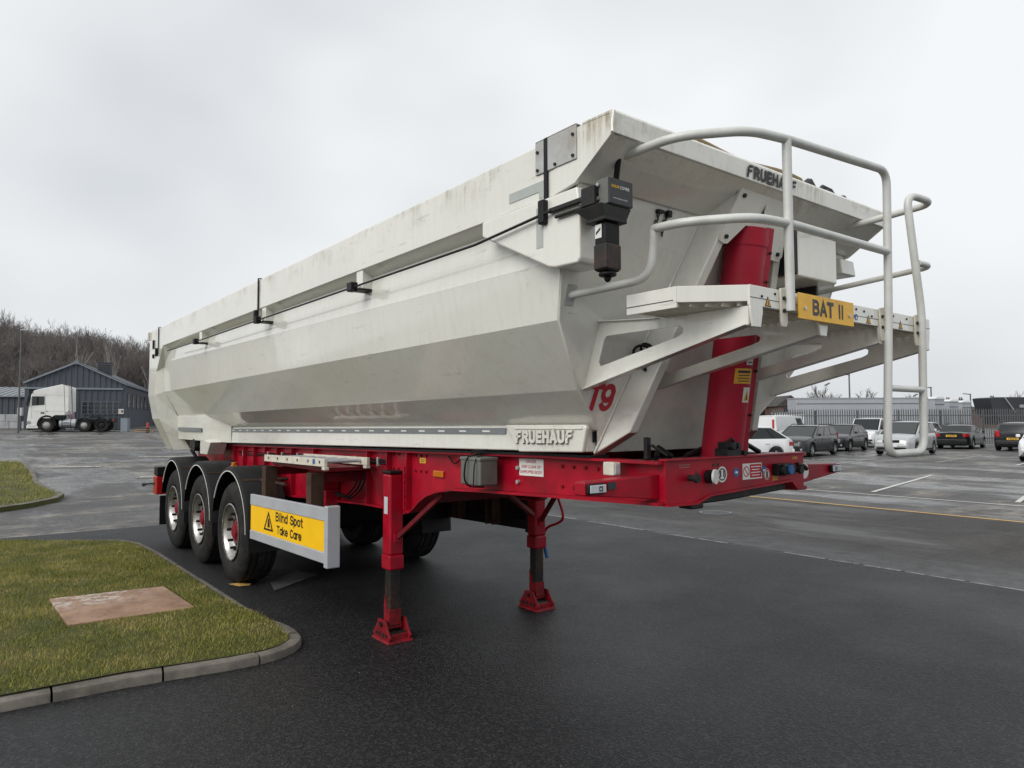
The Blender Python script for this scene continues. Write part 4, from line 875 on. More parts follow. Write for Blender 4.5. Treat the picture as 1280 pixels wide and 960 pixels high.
outline('white_label', [rect(1.36, 1.03, 1.42, 1.075)], Ms, 'white_print', wb, .0006)
P(MB().box(3.30, 3.44, -.662, -.645, 1.30, 1.348), 'side_marker', 'lens_amber', bevel=.006)
for x, z in ((4.46, 1.46), (4.46, 1.30)): pass
for z in (1.42, 1.33): P(MB().cyl((4.33, -.646, z), (4.33, -.664, z), .013, 10), 'stud', 'galvanised', smooth=60)
# grey box lashed to the beam
gb = P(MB().box(3.95, 4.18, -.845, -.70, 1.30, 1.475), 'chassis_box', 'grey_box', bevel=.012)
MB().box(3.945, 4.185, -.85, -.70, 1.460, 1.484).build('box_lid', 'grey_box', gb, bevel=.008)
MB().tube(bez([(4.02, -.70, 1.50), (4.05, -.80, 1.497), (4.05, -.872, 1.48), (4.03, -.872, 1.29), (4.05, -.72, 1.28)]), .006, 6).build('lashing_cord', 'black_plastic', gb)
MB().tube(bez([(3.95, -.69, 1.50), (4.12, -.80, 1.497), (4.15, -.87, 1.47), (4.14, -.87, 1.29)]), .005, 6).build('lashing_cord', 'black_plastic', gb)
MB().tube([(3.93, -.74, 1.49), (4.0, -.78, 1.52), (4.12, -.74, 1.53), (4.25, -.70, 1.52)], .005, 6).build('lashing_cord', 'black_plastic', gb)

# ---- landing legs
for s in (1, -1):
    y = -.745 * s; L = P(MB().box(2.765, 2.895, y - .062, y + .062, .66, 1.30), 'landing_leg', 'red_paint', bevel=.02, segs=3)
    MB().box(2.759, 2.901, y - .068, y + .068, .545, .665).build('leg_sleeve', 'red_paint', L, bevel=.018, segs=3)
    MB().box(2.762, 2.898, y - .065, y + .065, 1.30, 1.325).build('leg_cap', 'black_plastic', L, bevel=.01)
    MB().box(2.785, 2.875, y - .045, y + .045, .11, .56).build('inner_leg', 'grease_steel', L, bevel=.008)
    for k in range(5): MB().box(2.7835, 2.8765, y - .0465, y + .0465, .30 + k * .052, .304 + k * .052).build('leg_score', 'black_print', L)
    MB().prism([(2.781, .12), (2.879, .12), (2.879, .235), (2.862, .25), (2.845, .22), (2.82, .255), (2.806, .33), (2.793, .30), (2.781, .345)], 1, y - .049, y + .049).build('leg_paint_band', 'red_worn', L)
    ft = MB().hexa([(2.685, y - .115, 0), (2.975, y - .115, 0), (2.975, y + .115, 0), (2.685, y + .115, 0)], [(2.70, y - .105, .022), (2.96, y - .105, .022), (2.96, y + .105, .022), (2.70, y + .105, .022)]).build('foot_pad', 'red_worn', L, bevel=.005)
    for q in (-1, 1):
        MB().prism([(2.70, .02), (2.96, .02), (2.975, .05), (2.945, .075), (2.905, .13), (2.885, .165), (2.775, .165), (2.755, .13), (2.715, .075), (2.685, .05)], 1, y + q * .088 - .008, y + q * .088 + .008).build('foot_cheek', 'red_worn', L, bevel=.004)
        MB().bar((2.93 if q > 0 else 2.73, y - .09, .035), (2.93 if q > 0 else 2.73, y + .09, .035), .02, .05, up=(0, 0, 1)).build('foot_rim', 'red_worn', L, bevel=.006)
    for x in (2.75, 2.80, 2.86, 2.91): MB().cyl((x, y - .10, .052), (x, y + .10, .052), .017, 10).build('foot_roller', 'grease_steel', L, smooth=40)
    MB().box(2.79, 2.87, y - .075, y + .075, .085, .13).build('foot_saddle', 'red_worn', L, bevel=.01)
    MB().cyl((2.83, y - .112, .13), (2.83, y + .112, .13), .019, 12).build('foot_pin', 'grease_steel', L, smooth=40)
    MB().box(2.90, 2.925, -.70 * s, -.66 * s, .98, 1.36).build('leg_mount', 'red_paint', L, bevel=.004)
    for k in range(6): MB().cyl((2.925, -.685 * s, 1.03 + k * .055), (2.937, -.685 * s, 1.03 + k * .055), .013, 8).build('bolt', 'red_dark', L, smooth=60)
    MB().bar((2.90, -.74 * s, .80), (3.35, -.60 * s, 1.17), .035, .035).build('leg_brace', 'red_dark', L, bevel=.004)
    MB().box(2.895, 2.915, -.775 * s, -.715 * s, .765, .83).build('brace_lug', 'red_paint', L, bevel=.004)
    if s > 0: outline('leg_label', [rect(2.80, .985, 2.86, 1.12)], frame((0, y - .0625, 0), (1, 0, 0), (0, 0, 1)), 'lens_clear', L, .001)
P(MB().cyl((2.84, -.68, 1.06), (2.84, .68, 1.06), .022, 12), 'leg_shaft', 'red_dark', smooth=40)
P(MB().bar((3.3, -.05, 1.20), (2.88, .66, .86), .04, .04), 'cross_brace', 'red_dark', bevel=.004)
hd = P(MB().tube(bez([(2.95, .84, 1.16), (3.10, .85, .85), (3.04, .85, .79), (2.84, .85, .725), (2.80, .85, .62), (2.855, .85, .47)], 4), .0125, 10), 'crank_handle', 'red_paint', smooth=60)
MB().tube([(2.815, .85, .58), (2.862, .85, .445)], .019, 10).build('handle_grip', 'blue_grip', hd, smooth=60)

# ---- wheels, axles, mudguards
def wheel_mesh():
    tp = [(.300, .13), (.312, .165), (.345, .182), (.40, .188), (.455, .184), (.497, .168), (.518, .150), (.530, .135), (.533, .128), (.533, .115), (.518, .112), (.518, .098), (.534, .095), (.535, .055), (.520, .052), (.520, .040), (.535, .037), (.535, -.037), (.520, -.040), (.520, -.052), (.535, -.055), (.534, -.095), (.518, -.098), (.518, -.112), (.533, -.115), (.530, -.135), (.51, -.16), (.45, -.188), (.36, -.182), (.30, -.13)]
    return tp
def wheel(x, s, first=[None]):
    y = -(1.19 - .188) * s
    if first[0] is None:
        w = bpy.data.objects.new('wheel', None); COL.objects.link(w); w.parent = T; w.empty_display_size = .1
        ty = MB().lathe([(r, -h) for r, h in wheel_mesh()], (0, 0, 0), 1, 64, closed=True).build('tyre', 'tyre', w, smooth=28)
        MB().lathe([(.292, -.185), (.304, -.182), (.303, -.172), (.284, -.160), (.270, -.12), (.262, -.10), (.245, -.094), (.205, -.104), (.165, -.106), (.162, -.075), (.12, -.07)], (0, 0, 0), 1, 56).build('rim', 'chrome', w, smooth=40)
        MB().lathe([(.30, .13), (.27, .10), (.262, -.05), (.10, -.02), (.0, -.02)], (0, 0, 0), 1, 40).build('rim_barrel', 'grease_steel', w, smooth=40)
        MB().lathe([(.140, -.07), (.128, -.105), (.105, -.122), (.078, -.128), (.072, -.146), (.055, -.152), (.001, -.153)], (0, 0, 0), 1, 32).build('hub', 'hub_red', w, smooth=40)
        for k in range(10):
            a = 2 * math.pi * k / 10; MB().cyl((.19 * math.cos(a), -.10, .19 * math.sin(a)), (.19 * math.cos(a), -.158, .19 * math.sin(a)), .017, 8, .014).build('wheel_nut', 'black_plastic', w, smooth=50)
        first[0] = w
    else: w = copy_tree(first[0], T)
    w.location = (x, y, .535); w.rotation_euler = (0, 0, 0 if s > 0 else math.pi)
    # turn each wheel a little so the nuts do not line up
    w.rotation_euler[1] = x * .7
    return w
for x in (0, -1.31, -2.62):
    for s in (1, -1): wheel(x, s)
    P(MB().cyl((x, -.80, .53), (x, .80, .53), .07, 16), 'axle', 'underbody', smooth=40)
    for s in (1, -1):
        P(MB().cyl((x - .33, -.5 * s, .55), (x - .33, -.5 * s, .88), .12, 16), 'air_spring', 'underbody', smooth=40); P(MB().box(x + .1, x + .45, -.46 * s, -.58 * s, .60, .95), 'hanger_dark_box', 'underbody', bevel=.02)  # hangers are plain black boxes, put in for darkness between the wheels
        # mudguard: rolled plastic arc
        a0, a1 = (-2, 168); rg = .655; rings = []
        for k in range(29):
            a = R(a0 + (a1 - a0) * k / 28); ca, sa = math.cos(a), math.sin(a)
            xx, zz = x + rg * ca, .56 + (rg + .02) * sa
            def pt(y, dr): return (x + (rg + dr) * ca, -y * s, .56 + (rg + .02 + dr) * sa)
            rings.append([pt(.79, 0), pt(1.18, 0), pt(1.205, -.012), pt(1.212, -.05), pt(1.204, -.05), pt(1.197, -.02), pt(1.175, -.010), pt(.79, -.010)])
        g = P(MB().loft(rings), 'mudguard', 'black_plastic', smooth=40)
        st = []
        for k in range(27):
            a = R(2 + 150 * k / 26); ca, sa = math.cos(a), math.sin(a)
            st.append([(x + (rg - .052) * ca, -1.2045 * s, .56 + (rg - .032) * sa), (x + (rg - .052) * ca, -1.2135 * s, .56 + (rg - .032) * sa), (x + (rg - .043) * ca, -1.2135 * s, .56 + (rg - .023) * sa), (x + (rg - .043) * ca, -1.2045 * s, .56 + (rg - .023) * sa)])
        MB().loft(st).build('edge_trim', 'white_print', g, smooth=40)
        P(MB().tube([(x + .38, -.70 * s, 1.10), (x + .38, -1.17 * s, 1.10)], .018, 8), 'mudguard_stay', 'rusty_steel', smooth=50)
    # front lower flap of each guard
    for s in (1, -1): P(MB().prism([(x + .655, .58), (x + .668, .58), (x + .668, .28), (x + .655, .28)] if False else [(x + .645, .56), (x + .665, .56), (x + .675, .40), (x + .66, .40)], 1, -.80 * s, -1.20 * s), 'guard_flap', 'black_plastic', bevel=.004)
P(MB().cyl((-.52, -1.0, 1.215), (-.52, -1.0, 1.25), .03, 12).box(-.56, -.48, -1.03, -.97, 1.19, 1.215), 'amber_marker', 'lens_amber', bevel=.006)
for s in (1, -1):
    rl = P(MB().box(-3.60, -3.38, -1.24 * s, -.70 * s, .93, 1.06), 'rear_lamp_box', 'black_plastic', bevel=.012)
    MB().box(-3.62, -3.40, -1.245 * s, -.72 * s, .66, .925).build('rear_lamp', 'lens_red', rl, bevel=.012)
    P(MB().box(-3.44, -3.41, -1.19 * s, -.85 * s, .22, .64), 'rear_mudflap', 'black_plastic', bevel=.004)
    P(MB().tube(bez([(-3.45, -1.23 * s, .82), (-3.75, -1.28 * s, .80), (-4.0, -1.30 * s, .77)]), [.014] * 7 + [.014, .03], 8), 'marker_stalk', 'black_plastic', smooth=60)
P(MB().box(-3.62, -3.50, -1.15, 1.15, .50, .62), 'underrun_bar', 'red_dark', bevel=.01)
P(MB().box(-3.6, -3.4, -.6, .6, .95, 1.36), 'rear_cross_beam', 'red_dark', bevel=.01)
# ---- side guards
def gz(x, z): return z + .02 * (x - .73)
for s in (1, -1):
    y = 1.20; a, b = (.73, 2.585) if s > 0 else (.5, 2.2)
    def strip(z0, z1, y0, y1): return MB().hexa([(a, -y0 * s, gz(a, z0)), (b, -y0 * s, gz(b, z0)), (b, -y1 * s, gz(b, z0)), (a, -y1 * s, gz(a, z0))], [(a, -y0 * s, gz(a, z1)), (b, -y0 * s, gz(b, z1)), (b, -y1 * s, gz(b, z1)), (a, -y1 * s, gz(a, z1))])
    g = P(strip(.895, 1.0 if s > 0 else 1.10, 1.205, 1.17), 'side_guard', 'aluminium' if s > 0 else 'black_steel', bevel=.006)
    strip(.562, .65, 1.205, 1.17).build('guard_bottom_rail', 'aluminium' if s > 0 else 'black_steel', g, bevel=.006)
    strip(.651, .894, 1.198, 1.18).build('guard_panel', 'yellow_film' if s > 0 else 'underbody', g, bevel=.002)
    MB().box(b + .001, b + .07, -1.222 * s, -1.112 * s, .575, 1.055).build('guard_end_post', 'aluminium' if s > 0 else 'black_steel', g, bevel=.008)
    if s > 0:
        Mx = frame((0, -1.1985, 0), (1, 0, .02), (0, 0, 1))
        def zz(z): return z - .02 * .73
        strokes('letter', 'Blind Spot', Mx @ Matrix.Translation((1.44, zz(.795), 0)), .66, .084, .18, 'black_print', g, .001)
        strokes('letter', 'Take Care', Mx @ Matrix.Translation((1.47, zz(.682), 0)), .60, .078, .18, 'black_print', g, .001)
        outline('warning_triangle', [[(1.12, zz(.69)), (1.38, zz(.69)), (1.25, zz(.872))], [(1.163, zz(.708)), (1.337, zz(.708)), (1.25, zz(.832))]], Mx, 'black_print', g, .001)
        outline('warning_figure', [[(1.225, zz(.72)), (1.285, zz(.72)), (1.28, zz(.765)), (1.268, zz(.80)), (1.242, zz(.80)), (1.23, zz(.765))]], Mx, 'black_print', g, .001)
    for x in (1.03, 2.16 if s > 0 else 1.7):
        P(MB().box(x - .085, x + .02, -1.165 * s, -1.15 * s, .60, 1.285).box(x - .085, x - .073, -1.15 * s, -1.03 * s, .60, 1.285).box(x + .008, x + .02, -1.15 * s, -1.05 * s, .60, 1.285), 'guard_hanger', 'rusty_steel', bevel=.003)
        P(MB().box(x - .06, x + .0, -1.15 * s, -.645 * s, 1.20, 1.28), 'guard_arm', 'red_dark', bevel=.004)
    P(MB().tube([(.62, -1.06 * s, 1.12), (1.30, -1.06 * s, 1.125)], .016, 8), 'guard_bolt_bar', 'rusty_steel', smooth=50)
    P(MB().box(1.25, 1.62, -.82 * s, -.66 * s, 1.08, 1.30).box(1.36, 1.62, -.80 * s, -.66 * s, .92, 1.08), 'valve_box', 'red_paint', bevel=.012)
    P(MB().box(1.05, 2.35, -1.10 * s, -.66 * s, 1.30, 1.335) if s > 0 else MB().box(1.05, 1.15, -1.10 * s, -.66 * s, 1.30, 1.335), 'ladder_rack', 'red_dark', bevel=.006)
    P(MB().prism([(2.30, 1.33), (2.36, 1.33), (2.62, 1.33), (2.66, .99), (2.60, .985)], 1, -.70 * s, -.648 * s), 'beam_gusset', 'red_dark', bevel=.004)

# ---- ladder stowed on the rack (lies on the trailer: its own thing)
ld = thing('aluminium_ladder', 'short pale aluminium ladder lying flat on the red rack above the side guard', 'ladder', (1.02, -1.0, 1.337))
for yy, l1 in ((-.155, 1.44), (.21, 1.46)):
    MB().loft([[(0 + (.06 if yy > 0 else 0), yy - .014, .0), (0 + (.06 if yy > 0 else 0), yy + .014, .0), (0 + (.06 if yy > 0 else 0), yy + .014, .062), (0 + (.06 if yy > 0 else 0), yy - .014, .062)], [(l1, yy - .014, .015), (l1, yy + .014, .015), (l1, yy + .014, .08), (l1, yy - .014, .08)]]).build('ladder_stile', 'cream_metal', ld, bevel=.003)
for k in range(6):
    x = .12 + k * .245; MB().cyl((x, -.168, .036 + x * .011), (x, .2, .036 + x * .011), .015, 12).build('ladder_rung', 'aluminium', ld, smooth=50)
    MB().cyl((x, -.1695, .036 + x * .011), (x, -.171, .036 + x * .011), .013, 12).build('rung_end', 'grease_steel', ld, smooth=50)
for yy in (-.155, .21): MB().box(1.40, 1.46, yy - .02, yy + .02, -.012, .012).build('ladder_foot', 'cream_metal', ld, bevel=.004)
MB().box(1.20, 1.25, -.1702, -.1692, .03, .07).build('ladder_label', 'blue_print', ld)

# ================================================================== PARKED CARS
def lerp(a, b, t): return tuple(p + (q - p) * t for p, q in zip(a, b))
def wheel_small(parent, x, y, r, w, side, rimmat='rim_grey'):
    wv = bpy.data.objects.new('wheel', None); COL.objects.link(wv); wv.parent = parent; wv.location = (x, y, r); wv.empty_display_size = .1
    s = side
    MB().lathe([(r * .62, s * w * .5), (r * .70, s * w * .52), (r * .93, s * w * .5), (r, s * w * .36), (r, -s * w * .36), (r * .93, -s * w * .5), (r * .62, -s * w * .5)], (0, 0, 0), 1, 28).build('tyre', 'tyre', wv, smooth=40)
    rm = MB().lathe([(r * .66, s * w * .46), (r * .60, s * w * .36), (r * .56, s * w * .2)], (0, 0, 0), 1, 28)
    for k in range(5):
        a = 2 * math.pi * k / 5 + .3
        rm.bar((0, s * w * .36, 0), (r * .62 * math.cos(a), s * w * .38, r * .62 * math.sin(a)), .075, .03, up=(0, 1, 0))
    rm.cyl((0, s * w * .1, 0), (0, s * w * .42, 0), r * .16, 12)
    rm.build('rim', rimmat, wv, smooth=40)
    MB().cyl((0, -s * w * .3, 0), (0, s * w * .16, 0), r * .62, 20).build('brake_disc', 'black_steel', wv, smooth=40)
def car(name, label, cat, loc, rz, paint, L, Wd, H, style='hatch', plate_front=True, roofrails=False, group='cars parked in the car park'):
    """x = heading; profile along the length, wheel arches cut in the lower edge"""
    t = thing(name, label, cat, (loc[0], loc[1], zg(*loc)), rz, group)
    hw = Wd / 2; r = .315 if H < 1.7 else .33; van = style in ('van', 'small_van'); xf = L / 2
    wf, wr_ = xf - (.87 if not van else .85), -xf + (.83 if style != 'saloon' else 1.02)
    belt = {'saloon': .90, 'van': 1.10, 'small_van': 1.06}.get(style, .93 if H < 1.56 else 1.0)
    hoodf = {'saloon': .70, 'van': .98, 'small_van': .88}.get(style, .72 if H < 1.56 else .80)
    xwb = xf - {'saloon': 1.42, 'van': .72, 'small_van': .98}.get(style, 1.18 if H < 1.56 else 1.02)    # windscreen base
    xrf = xwb - {'saloon': .85, 'van': .62, 'small_van': .62, 'mpv': 1.12}.get(style, .95)                            # roof front
    xrr = -xf + {'saloon': 1.42, 'hatch': .92, 'estate': .46, 'van': .06, 'small_van': .10, 'mpv': .42, 'suv': .42}[style]
    xrb = -xf + {'saloon': .86, 'hatch': .14, 'estate': .12, 'van': .03, 'small_van': .05, 'mpv': .10, 'suv': .12}[style]
    deck = .98 if style == 'saloon' else belt + .02
    def ztop(x):
        if x > xwb: q = (x - xwb) / (xf - xwb); return belt + (hoodf - belt) * q ** 1.6 - (.10 * max(0, q - .88) / .12)
        if x < xrb: q = (xrb - x) / (xrb + xf); return deck - .06 * q * q
        return belt + (deck - belt) * max(0, min(1, (xwb - x) / (xwb - xrb)))
    def hwid(x): q = abs(x) / xf; return hw * (1 - .035 * q * q - .20 * max(0, (q - .78) / .22) ** 2)
    ra = r + .055
    st = sorted(set([-xf, -xf + .03, -xf + .12, xf - .12, xf - .03, xf] + [round(v, 3) for v in np.linspace(-xf + .25, xf - .25, 11)] + [round(w_ + ra * math.cos(R(a)), 3) for w_ in (wf, wr_) for a in range(0, 181, 15)] + [round(w_ + q * (ra + .004), 3) for w_ in (wf, wr_) for q in (-1, 1)]))
    rings = []
    for x in st:
        z0 = .21 + (.10 * max(0, (abs(x) / xf - .88) / .12))
        for w_ in (wf, wr_):
            if abs(x - w_) < ra: z0 = max(z0, r + math.sqrt(max(0, ra * ra - (x - w_) ** 2)))
        zt = ztop(x); w = hwid(x); zm = max(.56, z0 + .02); en = max(0, (abs(x) / xf - .97) / .03)
        half = [(0, .20 + .12 * en), (w - .27, .20 + .12 * en), (w - .25, z0), (w * .985, z0), (w, zm), (w * .985, max(zm + .02, zt - .14)), (w * .945, zt - .03), (w * .82, zt), (0, zt + .035)]
        rings.append([(x, y, z) for y, z in half] + [(x, -y, z) for y, z in half[-2:0:-1]])
    MB().loft(rings).build('body', paint, t, smooth=42)
    # cabin
    wb, wr2 = hw * .93, hw * (.78 if not van else .88)
    zb = belt - .03; zt = H - .05
    Bf, Br, Tf, Tr = (xwb + .05, wb, zb), (xrb, wb * (.97 if not van else 1), deck - .03), (xrf, wr2, zt), (xrr, wr2 * .97, zt - .02)
    def mir(p): return (p[0], -p[1], p[2])
    nseg = 5; rg = []
    for k in range(nseg + 1):
        a = lerp(Tf, Tr, k / nseg); rg.append(a)
    cab = MB()
    cab.add([Bf, Br, Tr, Tf, mir(Bf), mir(Br), mir(Tr), mir(Tf)], [(0, 1, 2, 3), (5, 4, 7, 6), (1, 5, 6, 2), (4, 0, 3, 7)])
    cb_ = cab.build('cabin', paint, t, smooth=30)
    rows = []
    for k in range(nseg + 1):
        q = k / nseg; a = lerp(Tf, Tr, q); cr = .05 * (1 - (2 * q - 1) ** 4) + .0
        rows.append([(a[0], a[1] * c_, a[2] + cr * (1 - .9 * c_ * c_) + .012 * (abs(c_) < .99)) for c_ in np.linspace(-1, 1, 9)])
    MB().loft(rows, cap=False, closed=False).build('roof', paint, t, smooth=60)
    def pane(nm, q, u0, u1, v0, v1, mat='car_glass', off=.006, par=cb_):
        A, B, C, D = [Vector(p) for p in q]
        def pt(u, v): return A.lerp(B, u).lerp(D.lerp(C, u), v)
        n = (B - A).cross(D - A).normalized(); cen = (A + B + C + D) / 4
        if n.dot(cen - Vector((0, 0, .6))) < 0: n = -n
        pts = [pt(u0[0], v0) + n * off, pt(u1[0], v0) + n * off, pt(u1[1], v1) + n * off, pt(u0[1], v1) + n * off]
        MB().add(pts, [(0, 1, 2, 3)]).build(nm, mat, par, smooth=0, fix=False)
    pane('screen_trim', (Bf, mir(Bf), mir(Tf), Tf), (.025, .03), (.975, .97), .0, .97, 'black_plastic', .003)
    pane('windscreen', (Bf, mir(Bf), mir(Tf), Tf), (.06, .07), (.94, .93), .08, .91)
    if style == 'van': pass
    elif not van or style == 'small_van': pane('rear_window', (Br, mir(Br), mir(Tr), Tr), (.08, .08), (.92, .92), .12, .88)
    else:
        pane('rear_window', (Br, mir(Br), mir(Tr), Tr), (.08, .08), (.46, .46), .40, .88); pane('rear_window', (Br, mir(Br), mir(Tr), Tr), (.54, .54), (.92, .92), .40, .88)
    for m_ in (lambda p: p, mir):
        q = tuple(m_(p) for p in (Bf, Br, Tr, Tf))
        if van:
            pane('door_window', q, (.045, .045), (.25, .27), .12, .86)
            MB().bar(m_((xwb - 1.15, wb + .012, .45)), m_((xwb - 1.15, wb * .99 + .0, H - .3)), .012, .01).build('door_seam', 'black_print', cb_)
        else:
            sp_ = {'saloon': (.06, .47, .50, .86), 'hatch': (.06, .42, .45, .76), 'estate': (.05, .36, .39, .66), 'mpv': (.05, .38, .41, .68), 'suv': (.05, .38, .41, .70)}[style]
            pane('window_trim', q, (sp_[0] + .02, sp_[0] - .02), (.97, .95), .10, .94, 'black_plastic', .003)
            pane('door_window', q, (sp_[0] + .04, sp_[0]), (sp_[1], sp_[1]), .13, .90); pane('door_window', q, (sp_[2], sp_[2]), (sp_[3], sp_[3] - .02), .13, .90)
            if style != 'saloon': pane('quarter_window', q, (sp_[3] + .03, sp_[3] + .01), (.95, .93), .18, .90)
        # mirrors
        s = 1 if m_(Bf)[1] > 0 else -1
        MB().box(xwb - .32, xwb - .20, s * (hw + .02), s * (hw + .17), belt + .02, belt + .15).build('door_mirror', paint if not van else 'black_plastic', t, bevel=.03, segs=2)
        MB().hexa(*[[(xf - .42, s * (hwid(xf - .42) * .90), z), (xf - .10, s * hwid(xf - .1) * .93, z), (xf - .005, s * hw * .60, z), (xf - .3, s * hw * .5, z)] for z in (hoodf - .17, hoodf - .035)]).build('headlight', 'lamp_glass', t, bevel=.02)
        MB().box(xf - .10, xf + .004, s * hw * .55, s * hw * .80, .30, .40).build('fog_lamp', 'lamp_glass', t, bevel=.015)
        if style in ('hatch', 'saloon'): zs, ze = deck - .28, deck - .10
        else: zs, ze = (.98, 1.72) if van else (.75, 1.08)
        if van: MB().box(-xf - .012, -xf + .10, s * (hwid(-xf) - .10), s * (hwid(-xf) + .012), .98, 1.72).build('tail_light', 'lens_red', t, bevel=.02)
        else: MB().hexa(*[[(-xf + .26, s * (hwid(-xf + .26) + .004), z), (-xf + .0, s * (hwid(-xf) + .012), z), (-xf - .008, s * hw * (.62 if not van else .78), z), (-xf + .20, s * hw * .6, z)] for z in (zs, ze)]).build('tail_light', 'lens_red', t, bevel=.02)
        for x_ in (wf, wr_): wheel_small(t, x_, s * (hwid(x_) - .115), r, .2, s)
        MB().bar((wf - ra, s * (hw + .002), .27), (wr_ + ra, s * (hw + .002), .27), .02, .09).build('sill_trim', 'black_plastic', t)
        if not van:
            for xd in (xwb - 1.0, xwb - 1.95): MB().box(xd - .1, xd + .08, s * (hw - .012), s * (hw + .016), belt - .16, belt - .13).build('door_handle', paint, t, bevel=.008)
        if roofrails: MB().tube([(xrf - .15, s * wr2 * .93, H - .03), (xrf - .3, s * wr2 * .93, H + .035), (xrr + .3, s * wr2 * .93, H + .03), (xrr + .1, s * wr2 * .93, H - .04)], .018, 8).build('roof_rail', 'black_steel', t, smooth=60)
    MB().box(xf - .06, xf + .005, -hw * .42, hw * .42, hoodf - .20, hoodf - .06).build('grille', 'black_plastic', t, bevel=.02)
    MB().box(xf - .08, xf + .012, -hw * .72, hw * .72, .29, .40).build('front_intake', 'black_plastic', t, bevel=.02)
    MB().box(xf - .10, xf + .018, -hw * .80, hw * .80, .41, .52).build('front_bumper', paint if style != 'small_van' else 'black_plastic', t, bevel=.03)
    MB().box(xf + .012, xf + .024, -.26, .26, .425, .535).build('front_plate', 'white_print', t)
    MB().box(-xf - .03, -xf + .12, -hw * .84, hw * .84, .36, .56).build('rear_bumper', paint if not van else 'black_plastic', t, bevel=.03)
    py = deck - .22 if style == 'saloon' else .66
    MB().box(-xf - .014, -xf + .02, -.26, .26, py - .055, py + .055).build('rear_plate', 'gold_print', t)
    for k in range(6): MB().box(-xf - .0165, -xf - .013, -.21 + k * .07, -.165 + k * .07, py - .033, py + .033).build('plate_character', 'dark_print', t)
    return t
HF, HB = R(-81), R(98)
car('estate_car', 'charcoal grey estate car with roof rails, nose towards the trailer beside the white van', 'car', (-10.4, 28.6), HF, 'car_charcoal', 4.66, 1.81, 1.45, 'estate', roofrails=True)
car('hatchback_car', 'dark slate hatchback half hidden behind the charcoal estate car', 'car', (-11.9, 35.0), HF, 'car_slate', 4.3, 1.77, 1.46, 'hatch')
car('people_carrier', 'silver people carrier parked nose forward seen through the ladder', 'car', (-7.75, 33.2), R(-83), 'car_silver', 4.45, 1.80, 1.62, 'mpv', roofrails=True)
car('compact_van', 'small white panel van with black bumper parked before the fence', 'van', (-13.2, 41.0), HF, 'car_white', 3.9, 1.75, 1.80, 'small_van', group=None)
car('white_hatchback', 'white car tucked in behind the silver people carrier, only its roof showing', 'car', (-10.6, 41.8), HF, 'car_white', 4.3, 1.76, 1.56, 'hatch')
car('saloon_car', 'black saloon car with yellow rear plate, tail towards the trailer', 'car', (-8.9, 43.2), HB, 'car_black', 4.7, 1.80, 1.39, 'saloon')
car('sport_utility_car', 'dark estate car with red tail lights, tail to the yard at the right edge', 'car', (-5.7, 42.6), R(97), 'car_navy', 4.7, 1.86, 1.54, 'suv', roofrails=True)
car('panel_van', 'large white panel van seen from behind with a tall red tail light', 'van', (-16.4, 36.2), HB, 'car_white', 5.0, 1.96, 1.97, 'van', group=None)
car('white_hatchback', 'white hatchback behind the red front beam of the trailer, nearest of the parked cars', 'car', (-9.0, 20.8), R(-118), 'car_white', 4.35, 1.82, 1.48, 'hatch')
car('white_hatchback', 'white car whose front corner just enters at the right edge of the car park', 'car', (-1.6, 32.0), HF, 'car_white', 4.2, 1.75, 1.47, 'hatch')

# ================================================================== PALISADE FENCE
RV = Vector((.6126, .7904, 0)).normalized(); FV = Vector((-.789, .612, 0)).normalized(); C0 = Vector((7.908, -3.474, 0))
def cp(lat, dep): v = C0 + RV * lat + FV * dep; return v.x, v.y
fx, fy = cp(17.2, 46.4); fence = thing('palisade_fence', 'long grey steel palisade fence with pointed pales behind the parked cars', 'fence', (fx, fy, 0), math.atan2(RV.y, RV.x))
pm = None; FL = 19.5
npal = int(FL / .155)
for k in range(npal):
    if pm is None:
        o = MB().prism([(-.034, .06), (.034, .06), (.034, 2.28), (.022, 2.33), (.012, 2.40), (0, 2.36), (-.012, 2.40), (-.022, 2.33), (-.034, 2.28)], 1, -.004, .008).build('pale', 'fence_steel', fence, smooth=0); pm = o
    else:
        o = pm.copy(); COL.objects.link(o)
    o.location = (k * .155, 0, 0); o.rotation_euler = (0, random.uniform(-.004, .004), 0)
for z in (.45, 1.95): MB().box(-.1, FL + .1, .009, .055, z - .03, z + .03).build('fence_rail', 'fence_steel', fence)
for k in range(8): MB().box(k * 2.75 - .04, k * 2.75 + .04, .056, .15, 0, 2.3).build('fence_post', 'fence_steel', fence)

# ================================================================== LORRIES BEHIND THE FENCE
def box_trailer(name, label, loc, rz, L, H, Wd, mat, cap='white'):
    t = thing(name, label, 'trailer', (loc[0], loc[1], 0), rz, 'lorry trailers behind the fence')
    MB().box(0, L, 0, Wd, 1.15, H).build('load_box', mat, t, bevel=.05)
    MB().box(-.03, L + .03, -.03, Wd + .03, H - .14, H + .02).build('roof_rail', 'pale_steel', t, bevel=.02)
    MB().box(-.02, L + .02, -.02, 0, 1.05, 1.25).build('chassis_rail', 'pale_steel', t)
    n = max(2, int(L / 2.8))
    for k in range(1, n): MB().box(k * L / n - .05, k * L / n + .05, -.025, .002, 1.25, H - .14).build('curtain_pole', 'curtain_grey', t)
    MB().tube([(0, -.03, H - .62), (L, -.03, H - .62)], .03, 6).build('tilt_cord', 'fence_steel', t)
    for x in (L - 1.5, L - 2.8, L - 4.1):
        if x > 0: MB().cyl((x, .02, .52), (x, .4, .52), .52, 18).build('wheel', 'tyre', t, smooth=40)
    return t
RZ = math.atan2(RV.y, RV.x)
box_trailer('curtain_trailer', 'long pale grey curtain sided lorry trailer behind the left of the fence', cp(30.6, 76), RZ, 14.2, 4.02, 2.5, 'curtain_grey')
